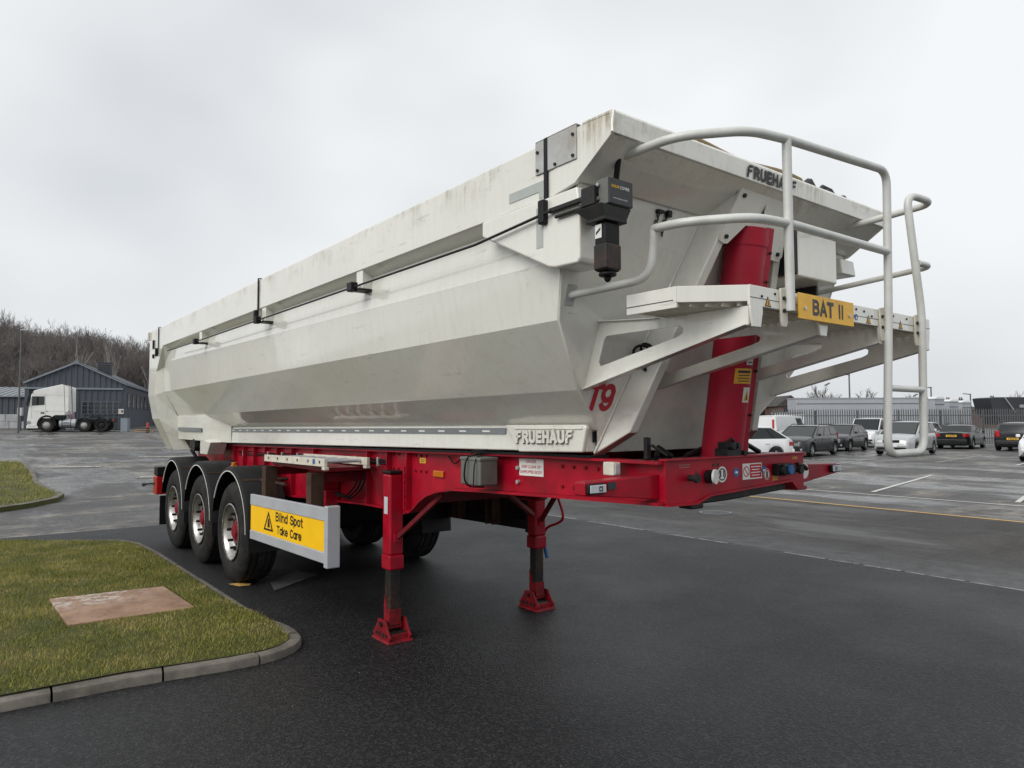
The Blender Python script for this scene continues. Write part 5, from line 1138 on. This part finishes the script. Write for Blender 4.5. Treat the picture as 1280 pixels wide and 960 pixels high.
for k, (px, d, h, lab) in enumerate(((1168, 79, 3.98, 'end of a pale grey lorry trailer next along from the long curtain trailer'), (1186, 82, 3.75, 'middle one of three pale trailer ends behind the fence'), (1202, 85, 3.7, 'last of the pale trailer ends, nearest the chimneys'))):
    box_trailer('lorry_trailer', lab, cp((px - 640) / 882 * d, d), RZ + R(20), 1.5, h, 8, 'curtain_grey')
    tt = [o for o in COL.objects if o.get('label') == lab][0]
    MB().loft([[(-.02, -.02, h), (1.5, -.02, h), (1.5, .0, h + .25), (.5, .0, h + .25)], [(-.02, 2, h), (1.5, 2, h), (1.5, 2, h + .25), (.5, 2, h + .25)]]).build('roof_deflector', 'car_white', tt, bevel=.03)
dl = thing('tipper_lorry', 'dark tipper lorry body with a raised folded sheet arm behind the fence at right', 'lorry', (*cp((1237 - 640) / 882 * 62, 62), 0), RZ)
MB().prism([(0, 3.55), (.5, 3.62), (4.5, 3.62), (5.5, 3.3), (5.5, 1.2), (1.1, 1.2), (.25, 2.5)], 1, 0, 2.4).build('tipper_body', 'clad_dark', dl, bevel=.06)
MB().bar((1.3, -.06, 3.55), (2.15, -.06, 2.3), .08, .12, up=(0, 1, 0)).build('sheet_arm', 'pale_steel', dl)
MB().box(2.6, 5.5, -.03, .0, 2.7, 2.95).build('pale_band', 'pale_steel', dl)
for x in (1.6, 2.9, 4.6): MB().cyl((x, .02, .52), (x, .4, .52), .52, 18).build('wheel', 'tyre', dl, smooth=40)
# ================================================================== HOUSES
def house(label, px0, px1, d, eave, ridge, depth=8, walls='brick_far', chim=(), gable=False, name='brick_house'):
    x, y = cp((px0 - 640) / 882 * d, d); Lh = (px1 - px0) / 882 * d
    t = thing(name, label, 'house', (x, y, 0), RZ, 'houses beyond the yard')
    MB().box(0, Lh, 0, depth, 0, eave).build('wall', walls, t)
    if gable: MB().prism([(-.3, eave - .1), (Lh + .3, eave - .1), (Lh / 2, ridge)], 1, -.2, depth + .2).build('roof', 'roof_far', t)
    else: MB().add([(-.3, -.3, eave - .05), (Lh + .3, -.3, eave - .05), (Lh + .3, depth + .3, eave - .05), (-.3, depth + .3, eave - .05), (1.2, depth / 2, ridge), (Lh - 1.2, depth / 2, ridge)], [(0, 1, 5, 4), (2, 3, 4, 5), (0, 4, 3), (1, 2, 5), (0, 3, 2, 1)]).build('roof', 'roof_far', t, smooth=0)
    for cx_ in chim:
        c_ = MB().box(cx_ - .35, cx_ + .35, depth / 2 - .3, depth / 2 + .3, ridge - 1.5, ridge + 1.1).build('chimney', 'brick_far', t)
        for q in (-.2, .2): MB().cyl((cx_ + q, depth / 2, ridge + 1.1), (cx_ + q, depth / 2, ridge + 1.5), .13, 8).build('chimney_pot', 'brick_far', c_, smooth=40)
    for k in range(max(1, int(Lh / 3))): MB().box(.8 + k * 3, 2.0 + k * 3, -.03, .02, eave - 1.7, eave - .4).build('window', 'pane_dark', t)
    return t
house('dark roofed house left of the curtain trailer, its gable towards the yard', 972, 1004, 96, 3.6, 5.0, gable=True)
house('lower dark roofed house partly hidden behind the trailer ram housing', 938, 974, 100, 3.6, 5.0)
sh = thing('white_cabin', 'small white flat roofed cabin in front of the dark roofed houses', 'cabin', (*cp((974 - 640) / 882 * 70, 70), 0), RZ)
MB().box(0, 2.4, 0, 2, 0, 2.3).build('wall', 'car_white', sh); MB().box(-.1, 2.5, -.1, 2.1, 2.3, 2.42).build('roof', 'pale_steel', sh)
for px, d, lab in ((1204, 140, 'far brick house with two chimneys beyond the trailer ends'), (1150, 150, 'far brick house roof showing above the curtain trailer'), (1255, 130, 'far dark roofed house above the tipper lorry at right')):
    house(lab, px - 10, px + 26, d, 3.5, 4.6, chim=(1.0, 3.6) if px < 1250 else (2.0,))
# ================================================================== LAMP POSTS
def lamp(label, px, d, h, arm, bulky=True, zb=0.0):
    x, y = cp((px - 640) / 882 * d, d); t = thing('lamp_post', label, 'lamp post', (x, y, zb), RZ, 'lamp posts around the yard')
    MB().tube([(0, 0, 0), (0, 0, h * .5), (0, 0, h)], [.13, .10, .08] if bulky else [.07, .06, .05], 10).build('post', 'fence_steel', t, smooth=60)
    if arm:
        MB().tube([(.1, 0, h - .1), (-arm, 0, h + .02)], .06, 8).build('lamp_arm', 'fence_steel', t, smooth=60)
        MB().box(.15, .75, -.12, .12, h - .75, h - .6).build('floodlight', 'fence_steel', t, bevel=.02).rotation_euler = (0, R(-28), 0)
    else: MB().box(-.05, .55, -.1, .1, h - .02, h + .08).build('lamp_head', 'pale_steel', t, bevel=.03)
    return t
lamp('lamp post with a long arm over the curtain trailer', 1062, 84, 7.1, 1.9)
lamp('lamp post with arm behind the right stile of the ladder', 1164, 92, 5.9, 1.5)
lamp('small lamp post far right above the trailer ends', 1213, 98, 5.2, 1.0)
lamp('tall thin grey lamp post beside the white lorry cab', 23.5, 52, 7.6, 0, False, zg(-55, 0))

# ================================================================== GREY WORKSHOP AND LORRY AT LEFT
def at_left(px, d): x, y = cp((px - 640) / 882 * d, d); return x, y, zg(x, y)
bx0, by0, bz0 = at_left(31, 58.5)
wsx = thing('workshop', 'dark grey corrugated workshop with pitched gable and pale trim behind the white lorry cab', 'building', (bx0, by0, bz0), RZ + R(21))
BW = 7.3; EV = 3.95; RD = 5.65; DP = 24
# side and front cladding built of profiled sheets
def cladding(nm, a, b, z0, ztop, mat, parent, outward, pitch=.42):
    a, b = Vector((*a, 0)), Vector((*b, 0)); L = (b - a).length; d = (b - a).normalized(); n = int(L / pitch); n_ = Vector((*outward, 0)); first = None
    for k in range(n):
        p = a + d * (k * L / n); q = p + d * (L / n)
        w = (q - p); za, zb = ztop((k * L / n)), ztop(((k + 1) * L / n)); o = n_ * .05
        prof_ = [p, p + w * .12 + o, p + w * .55 + o, p + w * .67, q]
        vs = []; fs = []
        for i, r_ in enumerate(prof_):
            tt = [0, .12, .55, .67, 1][i]; vs += [(r_.x, r_.y, z0), (r_.x, r_.y, za + (zb - za) * tt)]
            if i: fs.append((2 * i - 2, 2 * i, 2 * i + 1, 2 * i - 1))
        MB().add(vs, fs).build(nm, mat, parent, smooth=0, fix=False)
gz_ = lambda s: EV + (RD - EV) * (1 - abs(s - BW / 2) / (BW / 2))
core = MB().prism([(.02, 0), (BW - .02, 0), (BW - .02, EV - .05), (BW / 2, RD - .1), (.02, EV - .05)], 1, .04, DP - .04); core.build('wall', 'clad_dark', wsx)
cladding('cladding_sheet', (.02, 0), (BW, 0), EV - .42, gz_, 'clad_grey', wsx, (0, -1))
cladding('cladding_sheet', (3.6, 0), (BW, 0), 0, lambda s: EV - .52, 'clad_grey', wsx, (0, -1))
cladding('cladding_sheet', (BW, 0), (BW, DP), 0, lambda s: EV - .02, 'clad_grey', wsx, (1, 0), .8)
cladding('door_sheet', (3.0, -.10), (3.62, -.10), 0, lambda s: EV - .55, 'clad_light', wsx, (0, -1), .35)
MB().box(-.05, BW - .1, -.16, -.06, EV - .55, EV - .40).build('door_track', 'clad_light', wsx, bevel=.01)
MB().box(-.02, .30, -.12, .1, 0, EV - .5).build('door_post', 'clad_grey', wsx)
for s in (-1, 1):
    e0 = (BW / 2 + s * (BW / 2 + .12), EV - .07); e1 = (BW / 2, RD + .02)
    MB().bar((e0[0], -.14, e0[1]), (e1[0], -.14, e1[1]), .10, .22, up=(0, 1, 0)).build('barge_board', 'clad_light', wsx)
    MB().hexa([(e0[0], -.2, e0[1] + .05), (e1[0], -.2, e1[1] + .05), (e1[0], DP, e1[1] + .05), (e0[0], DP, e0[1] + .05)], [(e0[0], -.2, e0[1] + .11), (e1[0], -.2, e1[1] + .11), (e1[0], DP, e1[1] + .11), (e0[0], DP, e0[1] + .11)]).build('roof', 'roof_sheet' if s < 0 else 'clad_grey', wsx)
MB().box(BW / 2 - .16, BW / 2 + .16, -.24, -.10, RD - .12, RD + .16).build('ridge_cap', 'clad_light', wsx, bevel=.02)
MB().box(BW + .06, BW + .22, -.1, DP, EV - .16, EV - .02).build('gutter', 'clad_light', wsx)
# window strip on the front
for k in range(6):
    x = 4.12 + k * .47; f = MB().box(x, x + .43, -.11, -.05, 1.30, 2.38).build('window', 'clad_light', wsx)
    for i in range(2):
        for j in range(3): MB().box(x + .03 + i * .19, x + .205 + i * .19, -.118, -.105, 1.345 + j * .345, 1.66 + j * .345).build('pane', 'pane_dark', f)
for k in range(7):
    yv = 1.2 + k * 2.9; f = MB().box(BW + .05, BW + .09, yv, yv + 1.1, 1.9, 3.2).build('window', 'clad_dark', wsx); MB().box(BW + .085, BW + .095, yv + .06, yv + 1.04, 1.95, 3.15).build('pane', 'pane_dark', f)
sg = MB().box(6.86, 7.26, -.13, -.09, 1.33, 1.75).build('wall_sign', 'white_print', wsx)
outline('sign_print', [circ(6.97, 1.54, .09, 14), circ(6.97, 1.54, .065, 14)], frame((0, -.131, 0), (1, 0, 0), (0, 0, 1)), 'red_print', sg, .002); outline('sign_print', [rect(7.09, 1.44, 7.22, 1.66)], frame((0, -.131, 0), (1, 0, 0), (0, 0, 1)), 'dark_print', sg, .002)
MB().box(4.7, 5.7, 3, 4.0, 4.6, 6.0).build('roof_vent', 'clad_dark', wsx, bevel=.03)
for k in range(4): MB().box(4.68, 5.72, 2.97, 2.995, 5.15 + k * .2, 5.22 + k * .2).build('vent_louvre', 'clad_grey', wsx)
# low store at far left and its block wall
lx_, ly_, lz_ = at_left(-34, 64)
st_ = thing('store_shed', 'low dark shed with a pale sheet roof at the left edge behind the lamp post', 'building', (lx_, ly_, lz_), RZ + R(14))
MB().box(0, 4.55, 0, 6, 0, 2.8).build('wall', 'clad_dark', st_)
cladding('cladding_sheet', (0, -.02), (4.55, -.02), .9, lambda s: 2.78, 'clad_grey', st_, (0, -1), .5)
MB().add([(-2, -.3, 2.75), (4.7, -.3, 2.75), (4.7, 5, 3.75), (-2, 5, 3.75), (-2, -.3, 2.87), (4.7, -.3, 2.87), (4.7, 5, 3.87), (-2, 5, 3.87)], [(0, 1, 2, 3), (4, 7, 6, 5), (0, 4, 5, 1), (1, 5, 6, 2), (2, 6, 7, 3), (3, 7, 4, 0)]).build('roof', 'roof_sheet', st_, smooth=0)
for k in range(12): MB().bar((-1.6 + k * .55, -.3, 2.90), (-1.6 + k * .55, 5, 3.90), .06, .05).build('roof_rib', 'roof_sheet', st_)
wx_, wy_, wz_ = at_left(-30, 60)
bw_ = thing('block_wall', 'low wall of stacked pale concrete blocks at the left edge', 'wall', (wx_, wy_, wz_), RZ + R(14))
for r_ in range(2):
    for k in range(3): MB().box(k * 1.18 + .01 - .3 * (r_ % 2) + .15, k * 1.18 + 1.16 - .3 * (r_ % 2) + .15, 0, .7, r_ * .62 + .005, r_ * .62 + .61).build('concrete_block', 'concrete_pale', bw_, bevel=.02)
# small things by the workshop
x, y, z = at_left(185, 56)
t = thing('hazard_bollard', 'small red and dark bollard standing at the rear of the trailer', 'bollard', (x, y, z), RZ)
MB().cyl((0, 0, 0), (0, 0, .35), .14, 12, .12).build('base', 'black_plastic', t, smooth=40); MB().cyl((0, 0, .35), (0, 0, .78), .12, 12, .09).build('sleeve', 'hivis_red', t, smooth=40)
x, y, z = at_left(173, 55.5)
t = thing('timber_pile', 'low pile of old timber boards on the ground by the workshop corner', 'timber', (x, y, z), RZ)
for k in range(6): MB().bar((-.2 + random.uniform(-.3, .1), random.uniform(-.3, .3), .08 + .07 * (k // 2)), (.9 + random.uniform(-.1, .3), random.uniform(-.4, .4), .08 + .07 * (k // 2)), .16, .05).build('board', 'wood_old', t)
x, y, z = at_left(157, 56.8)
t = thing('grey_cabinet', 'grey steel service cabinet at the workshop corner behind the lorry', 'cabinet', (x, y, z), RZ)
MB().box(-.28, .28, -.2, .2, 0, 1.1).build('cabinet_body', 'clad_light', t, bevel=.02); MB().box(-.3, .3, -.22, .22, 1.1, 1.15).build('cabinet_lid', 'clad_grey', t)
x, y, z = at_left(26, 56.5)
t = thing('meter_box', 'pale meter box on a grey post between lamp post and lorry', 'box', (x, y, z), RZ)
MB().box(-.22, .15, -.1, .1, 1.2, 1.85).build('box_body', 'concrete_pale', t, bevel=.02); MB().box(-.06, .06, -.06, .06, 0, 1.2).build('post', 'clad_grey', t)

# ---- white tractor unit, side on, facing left (local x runs rearwards from the nose)
x, y, z = at_left(33.6, 54.2)
tk = thing('lorry_tractor', 'white articulated lorry tractor unit with high roof parked side on before the workshop', 'lorry', (x, y, z), RZ + R(20)); tk.scale = (.86, 1, 1)
side = [(.06, .42), (.02, .95), (.06, 1.25), (.14, 1.95), (.30, 2.92), (.36, 3.05), (.55, 3.22), (2.62, 3.70), (2.78, 3.66), (2.94, 1.35), (2.90, 1.28), (2.2, 1.28), (2.02, 1.22), (1.90, 1.05), (1.0, 1.05), (.95, .75), (.85, .42)]
MB().prism(side, 1, .03, 2.47).build('cab', 'truck_white', tk, bevel=.07, segs=3)
cab_ = bpy.data.objects['cab']
MB().prism([(2.86, 3.62), (3.18, 3.50), (3.22, 1.6), (2.98, 1.5)], 1, .02, .10).build('side_fairing', 'truck_white', tk, bevel=.02); MB().prism([(2.86, 3.62), (3.18, 3.50), (3.22, 1.6), (2.98, 1.5)], 1, 2.40, 2.48).build('side_fairing', 'truck_white', tk, bevel=.02)
MB().prism([(.36, 2.75), (1.33, 2.75), (1.33, 2.10), (.36, 2.02)], 1, .012, .032).build('door_window', 'car_glass', cab_, bevel=.006)
MB().prism([(.125, 1.98), (.10, 1.98), (.26, 2.88), (.285, 2.88)], 1, .2, 2.3).build('windscreen', 'car_glass', cab_)
MB().box(1.40, 1.41, .02, .031, 1.15, 2.85).box(.36, .37, .02, .031, 1.1, 2.1).box(.36, 2.9, .02, .031, 1.60, 1.608).box(.5, 2.8, .02, .031, 2.86, 2.868).build('panel_seam', 'rim_grey', cab_)
MB().box(1.06, 1.34, .01, .03, 1.42, 1.52).build('door_handle', 'black_plastic', cab_); MB().box(1.5, 1.57, .01, .03, 1.56, 1.63).build('filler_lock', 'black_plastic', cab_)
MB().prism([(.08, 2.0), (.2, 2.75), (.10, 2.78), (-.02, 2.05)], 1, -.16, .02).build('mirror', 'black_plastic', tk, bevel=.03)
MB().box(.20, .42, -.02, 2.5, 3.0, 3.1).build('sun_visor', 'black_plastic', tk, bevel=.03)
MB().box(-.03, .10, .1, 2.4, .30, .52).build('bumper', 'truck_white', tk, bevel=.04); MB().box(-.02, .88, .05, 2.45, .28, .44).build('lower_bumper', 'truck_white', tk, bevel=.04)
MB().box(.02, .3, -.01, .12, .62, .86).build('headlight', 'lamp_glass', tk, bevel=.03)
ar = []
for k in range(13):
    a = R(-5 + 190 * k / 12); ar.append([(1.53 + (.62 + e) * math.cos(a), yv, .55 + (.62 + e) * math.sin(a)) for e, yv in ((0, 0), (.13, 0), (.13, .55), (0, .55))])
MB().loft(ar).build('front_arch', 'black_plastic', tk, smooth=40); MB().prism([(2.15, 1.3), (2.97, 1.3), (2.97, 1.02), (2.2, .95)], 1, .01, .5).build('rear_cab_skirt', 'black_plastic', tk, bevel=.02)
MB().box(1.0, 6.7, .8, 1.7, .72, 1.0).build('chassis_frame', 'black_steel', tk, bevel=.02)
MB().box(2.2, 5.9, .75, 1.75, .3, .72).build('drive_line', 'underbody', tk, bevel=.03)
fu = MB().cyl((2.48, .38, .67), (3.78, .38, .67), .33, 24).build('fuel_tank', 'aluminium', tk, bevel=.02)
for xx in (2.72, 3.40): MB().lathe([(.336, -.03), (.336, .03)], (xx, .38, .67), 0, 24).build('tank_strap', 'black_steel', fu, smooth=40)
MB().box(2.78, 3.3, .03, .10, .45, .50).box(2.78, 3.3, .03, .10, .68, .73).build('tank_step', 'black_steel', fu)
for wx, rr in ((1.53, .53), (4.47, .50), (5.87, .50)):
    for yy, ss in ((.18, -1), (2.32, 1)):
        w = bpy.data.objects.new('wheel', None); COL.objects.link(w); w.parent = tk; w.location = (wx, yy, rr); w.scale = (1 / .86, 1, 1)
        MB().lathe([(rr * .56, ss * .14), (rr * .66, ss * .165), (rr * .92, ss * .16), (rr, ss * .12), (rr, -ss * .14), (rr * .6, -ss * .15)], (0, 0, 0), 1, 32).build('tyre', 'tyre', w, smooth=40)
        MB().lathe([(rr * .60, ss * .15), (rr * .55, ss * .10), (rr * .42, ss * .06), (rr * .40, ss * .13), (rr * .26, ss * .14), (rr * .24, ss * .19), (.001, ss * .20)], (0, 0, 0), 1, 32).build('rim', 'chrome' if wx < 5 else 'black_steel', w, smooth=40)
for wx in (4.47, 5.87):
    ar = []
    for k in range(13):
        a = R(5 + 170 * k / 12); ar.append([(wx + (.58 + e) * math.cos(a), yv, .50 + (.56 + e) * math.sin(a)) for e, yv in ((0, 0), (.03, 0), (.03, .6), (0, .6))])
    MB().loft(ar).build('rear_mudguard', 'black_plastic', tk, smooth=40)
MB().prism([(4.6, 1.1), (5.8, 1.1), (5.6, 1.22), (4.9, 1.22)], 1, .75, 1.75).build('fifth_wheel', 'black_steel', tk, bevel=.02)
MB().box(6.55, 6.75, .1, 2.4, .75, 1.05).build('rear_light_bar', 'black_plastic', tk, bevel=.02); MB().box(6.74, 6.78, .1, .5, .8, 1.0).build('tail_light', 'lens_red', tk)
MB().tube([(3.0, .9, 1.4), (3.1, .9, 1.1), (3.4, .9, 1.0), (3.0, .95, 1.7)], .03, 8).build('air_line', 'lens_red', tk, smooth=60)

# ================================================================== WOODED HILLSIDE
def hill_z(x, y):
    p = Vector((x, y, 0)) - C0; d = p.dot(FV); l = p.dot(RV); ang = l / max(d, 1)
    k = max(0, min(1, (d - 78) / 60)); hgt = 10.8 - 22.0 * (ang + .725); hgt = max(1.0, min(15, hgt))
    return .75 + hgt * k * k * (3 - 2 * k) + .6 * math.sin(x * .11) * k
nx, nd = 46, 16; V = []; F = []
for i in range(nx):
    for j in range(nd):
        ang = -1.5 + 1.9 * i / (nx - 1); d = 76 + 130 * (j / (nd - 1)) ** 1.3; xx, yy = cp(ang * d, d); V.append((xx, yy, hill_z(xx, yy) - .1 - (.8 if j == 0 else 0)))
        if i and j: F.append(((i - 1) * nd + j - 1, i * nd + j - 1, i * nd + j, (i - 1) * nd + j))
struct(npmesh('hillside', np.array(V), np.array(F), 'hill_soil', smooth=True))
def tree_geo(rs, h, spread=.42, levels=4, twig=.012, n=3, lean=.05, split=(3, 5)):
    """bare tree as tapered tubes; returns verts, tris"""
    V = []; F = []
    def limb(p, d, L, r0, r1, seg):
        pts = [p]; q = p
        for k in range(seg):
            d = (d + Vector((rs.uniform(-1, 1), rs.uniform(-1, 1), rs.uniform(-.3, .7))) * .13).normalized(); q = q + d * (L / seg); pts.append(q)
        o = len(V); m = n
        for i, c in enumerate(pts):
            t = i / seg; rr = r0 + (r1 - r0) * t; a = d.cross(Vector((.3, .5, .8))).normalized(); b = a.cross(d)
            for k in range(m): V.append(c + (a * math.cos(2 * math.pi * k / m) + b * math.sin(2 * math.pi * k / m)) * rr)
        for i in range(seg):
            for k in range(m):
                A, B, Cc, D = o + i * m + k, o + i * m + (k + 1) % m, o + (i + 1) * m + (k + 1) % m, o + (i + 1) * m + k; F.append((A, B, Cc)); F.append((A, Cc, D))
        return pts, d
    def grow(p, d, L, r, lev):
        pts, dd = limb(p, d, L, r, max(twig, r * .55), 3 if lev < 3 else (2 if lev < levels else 1))
        if lev >= levels: return
        for k in range(rs.randint(*split)):
            t = rs.uniform(.35, 1.0); i = min(len(pts) - 2, int(t * (len(pts) - 1))); q = pts[i].lerp(pts[i + 1], t * (len(pts) - 1) - i)
            nd_ = (dd + Vector((rs.uniform(-1, 1), rs.uniform(-1, 1), rs.uniform(-.25, .6))) * spread * 1.7).normalized()
            grow(q, nd_, L * rs.uniform(.45, .72), max(twig, r * rs.uniform(.35, .55)), lev + 1)
    tr, dd = limb(Vector((0, 0, -.3)), Vector((rs.uniform(-lean, lean), rs.uniform(-lean, lean), 1)), h * .62, h * .014, h * .008, 5)
    for k in range(9):
        t = rs.uniform(.38, 1.0); i = min(4, int(t * 5)); q = tr[i].lerp(tr[i + 1], t * 5 - i)
        grow(q, Vector((rs.uniform(-1, 1) * spread * 1.5, rs.uniform(-1, 1) * spread * 1.5, 1)).normalized(), h * rs.uniform(.2, .36), h * .006, 2)
    return np.array([tuple(v) for v in V]), np.array(F)
rs = random.Random(21)
temps = [tree_geo(rs, 10.0, rs.uniform(.34, .5), 5, .014, 3, split=(3, 4)) for _ in range(7)]
VV = []; FF = []; o = 0
for k in range(600):
    ang = rs.uniform(-.82, -.40) if k < 510 else rs.uniform(-.40, .16); d = 82 + 75 * rs.random() ** .8
    x, y = cp(ang * d, d); v, f = temps[k % 7]; s = rs.uniform(.78, 1.0); a = rs.uniform(0, 6.28); ca, sa = math.cos(a), math.sin(a)
    w = np.c_[v[:, 0] * ca - v[:, 1] * sa, v[:, 0] * sa + v[:, 1] * ca, v[:, 2]] * s + np.array([x, y, hill_z(x, y)]); VV.append(w); FF.append(f + o); o += len(w)
wd = npmesh('bare_woodland', np.concatenate(VV), np.concatenate(FF), 'twig_grey'); wd['kind'] = 'stuff'; wd['label'] = 'dense leafless winter woodland covering the hillside behind the workshop'; wd['category'] = 'woodland'
def bare_tree(label, px, d, h, mat, seed, spread=.4, split=(3, 4), group='bare trees'):
    x, y = cp((px - 640) / 882 * d, d); z0 = hill_z(x, y) if px < 400 else 0; r2 = random.Random(seed)
    v, f = tree_geo(r2, h, spread, 4 if px > 400 else 3, .02, 4, split=split)
    t = thing('bare_tree', label, 'tree', (x, y, z0), 0, group)
    nt_ = 6 * 4; trunkF = f[:5 * 4 * 2]
    npmesh('trunk', v[:nt_], trunkF, mat, t, True); npmesh('crown', v, f[5 * 4 * 2:], mat, t)
    return t
for px, d, h, lab, sd_ in ((133, 80, 9.5, 'pale slender birch behind the roof vent of the workshop', 3), (148, 81, 11, 'tall pale birch just right of the roof vent', 4), (180, 82, 9, 'pale leaning birch close to the rear of the trailer', 5), (95, 82, 11, 'forked pale birch above the workshop ridge', 6)):
    bare_tree(lab, px, d, h, 'bark_pale', sd_, .2, (1, 2))
for px, d, h, lab, sd_ in ((1014, 112, 6.8, 'bare spindly tree left of the tall lamp post', 11), (1027, 114, 7.4, 'bare twiggy tree, tallest beside the tall lamp post', 12), (1040, 113, 6.6, 'bare bush just left of the tall lamp post', 13), (1075, 115, 6.4, 'bare bush right of the tall lamp post', 14), (1086, 116, 6.2, 'bare bush closest to the ladder in the distance', 15), (1272, 120, 6.5, 'bare tree at the far right edge beyond the lorry', 16), (1140, 140, 6.4, 'faint bare tree seen between the ladder stiles', 17)):
    bare_tree(lab, px, d, h, 'bark_grey', sd_, .32, (3, 5))

# ================================================================== SMALL DETAIL
# air and electric lines, clips and bolts on the chassis
for k, (z, y) in enumerate(((1.395, -.652), (1.375, -.655), (1.352, -.652))):
    P(MB().tube([(x, y - .004 * math.sin(x * 3 + k), z + .0155 * (x - 2.3) + .006 * math.sin(x * 4.3 + k * 2)) for x in np.linspace(-1.5, 2.55, 28)], .007, 6), 'air_line', 'black_plastic', smooth=60)
for x in np.linspace(-1.3, 2.4, 9): P(MB().box(x - .012, x + .012, -.668, -.645, 1.335 + .0155 * (x - 2.3), 1.41 + .0155 * (x - 2.3)), 'line_clip', 'galvanised')
for k, x in enumerate((2.05, 2.12, 2.19)):
    P(MB().tube(bez([(x, -.66, 1.36), (x + .02, -.70, 1.15), (x - .2, -.72, 1.02), (x - .55, -.70, 1.06)]), .009, 6), 'hanging_hose', 'black_plastic', smooth=60)
P(MB().tube(bez([(3.52, -.66, 1.46), (3.62, -.675, 1.40), (3.72, -.67, 1.47), (3.95, -.66, 1.478)]), .006, 6), 'lamp_wire', 'black_plastic', smooth=60)
for x in (2.66, 2.74, 3.02, 3.1, 3.18, 4.75, 4.85, 4.95, 5.05):
    for z in (1.33, 1.45): P(MB().cyl((x, -.6455, z), (x, -.656, z), .011, 6), 'frame_bolt', 'red_worn', smooth=0)
# whitish runs on the lower body panel
for k in range(6):
    x = 1.95 + k * .19; (y0, z0), (y1, z1) = (-.925, 1.845), (-.80, 1.745)
    def on(q, dx): return (x + dx, y0 + (y1 - y0) * q - .008, z0 + (z1 - z0) * q - .007)
    P(MB().add([on(.10, 0), on(.10, .012), on(.55, .06), on(.62, .10), on(.72, .09), on(.70, -.03), on(.60, .03)], [(0, 1, 2, 6), (6, 2, 3, 4, 5)]), 'dried_run', 'cream_metal', smooth=0, fix=False)
# grit and scraps lying on the tarmac
n = 900; px = rng.uniform(-1, 7.2, n); py = rng.uniform(-3.2, 4.9, n); r_ = rng.uniform(.002, .006, n)
k = ~inside(px, py, vo_); px, py, r_ = px[k], py[k], r_[k]; n = len(px)
V = np.empty((n, 4, 3)); th = rng.uniform(0, 6.28, n)
for i in range(3): V[:, i] = np.c_[px + r_ * np.cos(th + i * 2.1), py + r_ * np.sin(th + i * 2.1), np.full(n, .001)]
V[:, 3] = np.c_[px, py, r_ * 1.1]
F = np.concatenate([np.array([[0, 1, 3], [1, 2, 3], [2, 0, 3]]) + 4 * i for i in range(n)])
g = npmesh('loose_grit', V.reshape(-1, 3), F, 'tarmac_old'); g['kind'] = 'stuff'; g['label'] = 'fine loose grit scattered over the new tarmac'; g['category'] = 'grit'

# round drain cover in the old lane
dc = thing('drain_cover', 'small round iron drain cover set in the worn lane beyond the landing legs', 'drain cover', (-.2, 7.57, -.003))
MB().lathe([(.30, .0), (.30, .012), (.255, .012), (.25, .004)], (0, 0, 0), 2, 28).build('cover_frame', 'fence_steel', dc, smooth=40)
MB().cyl((0, 0, 0), (0, 0, .010), .245, 28).build('cover_plate', 'black_steel', dc)
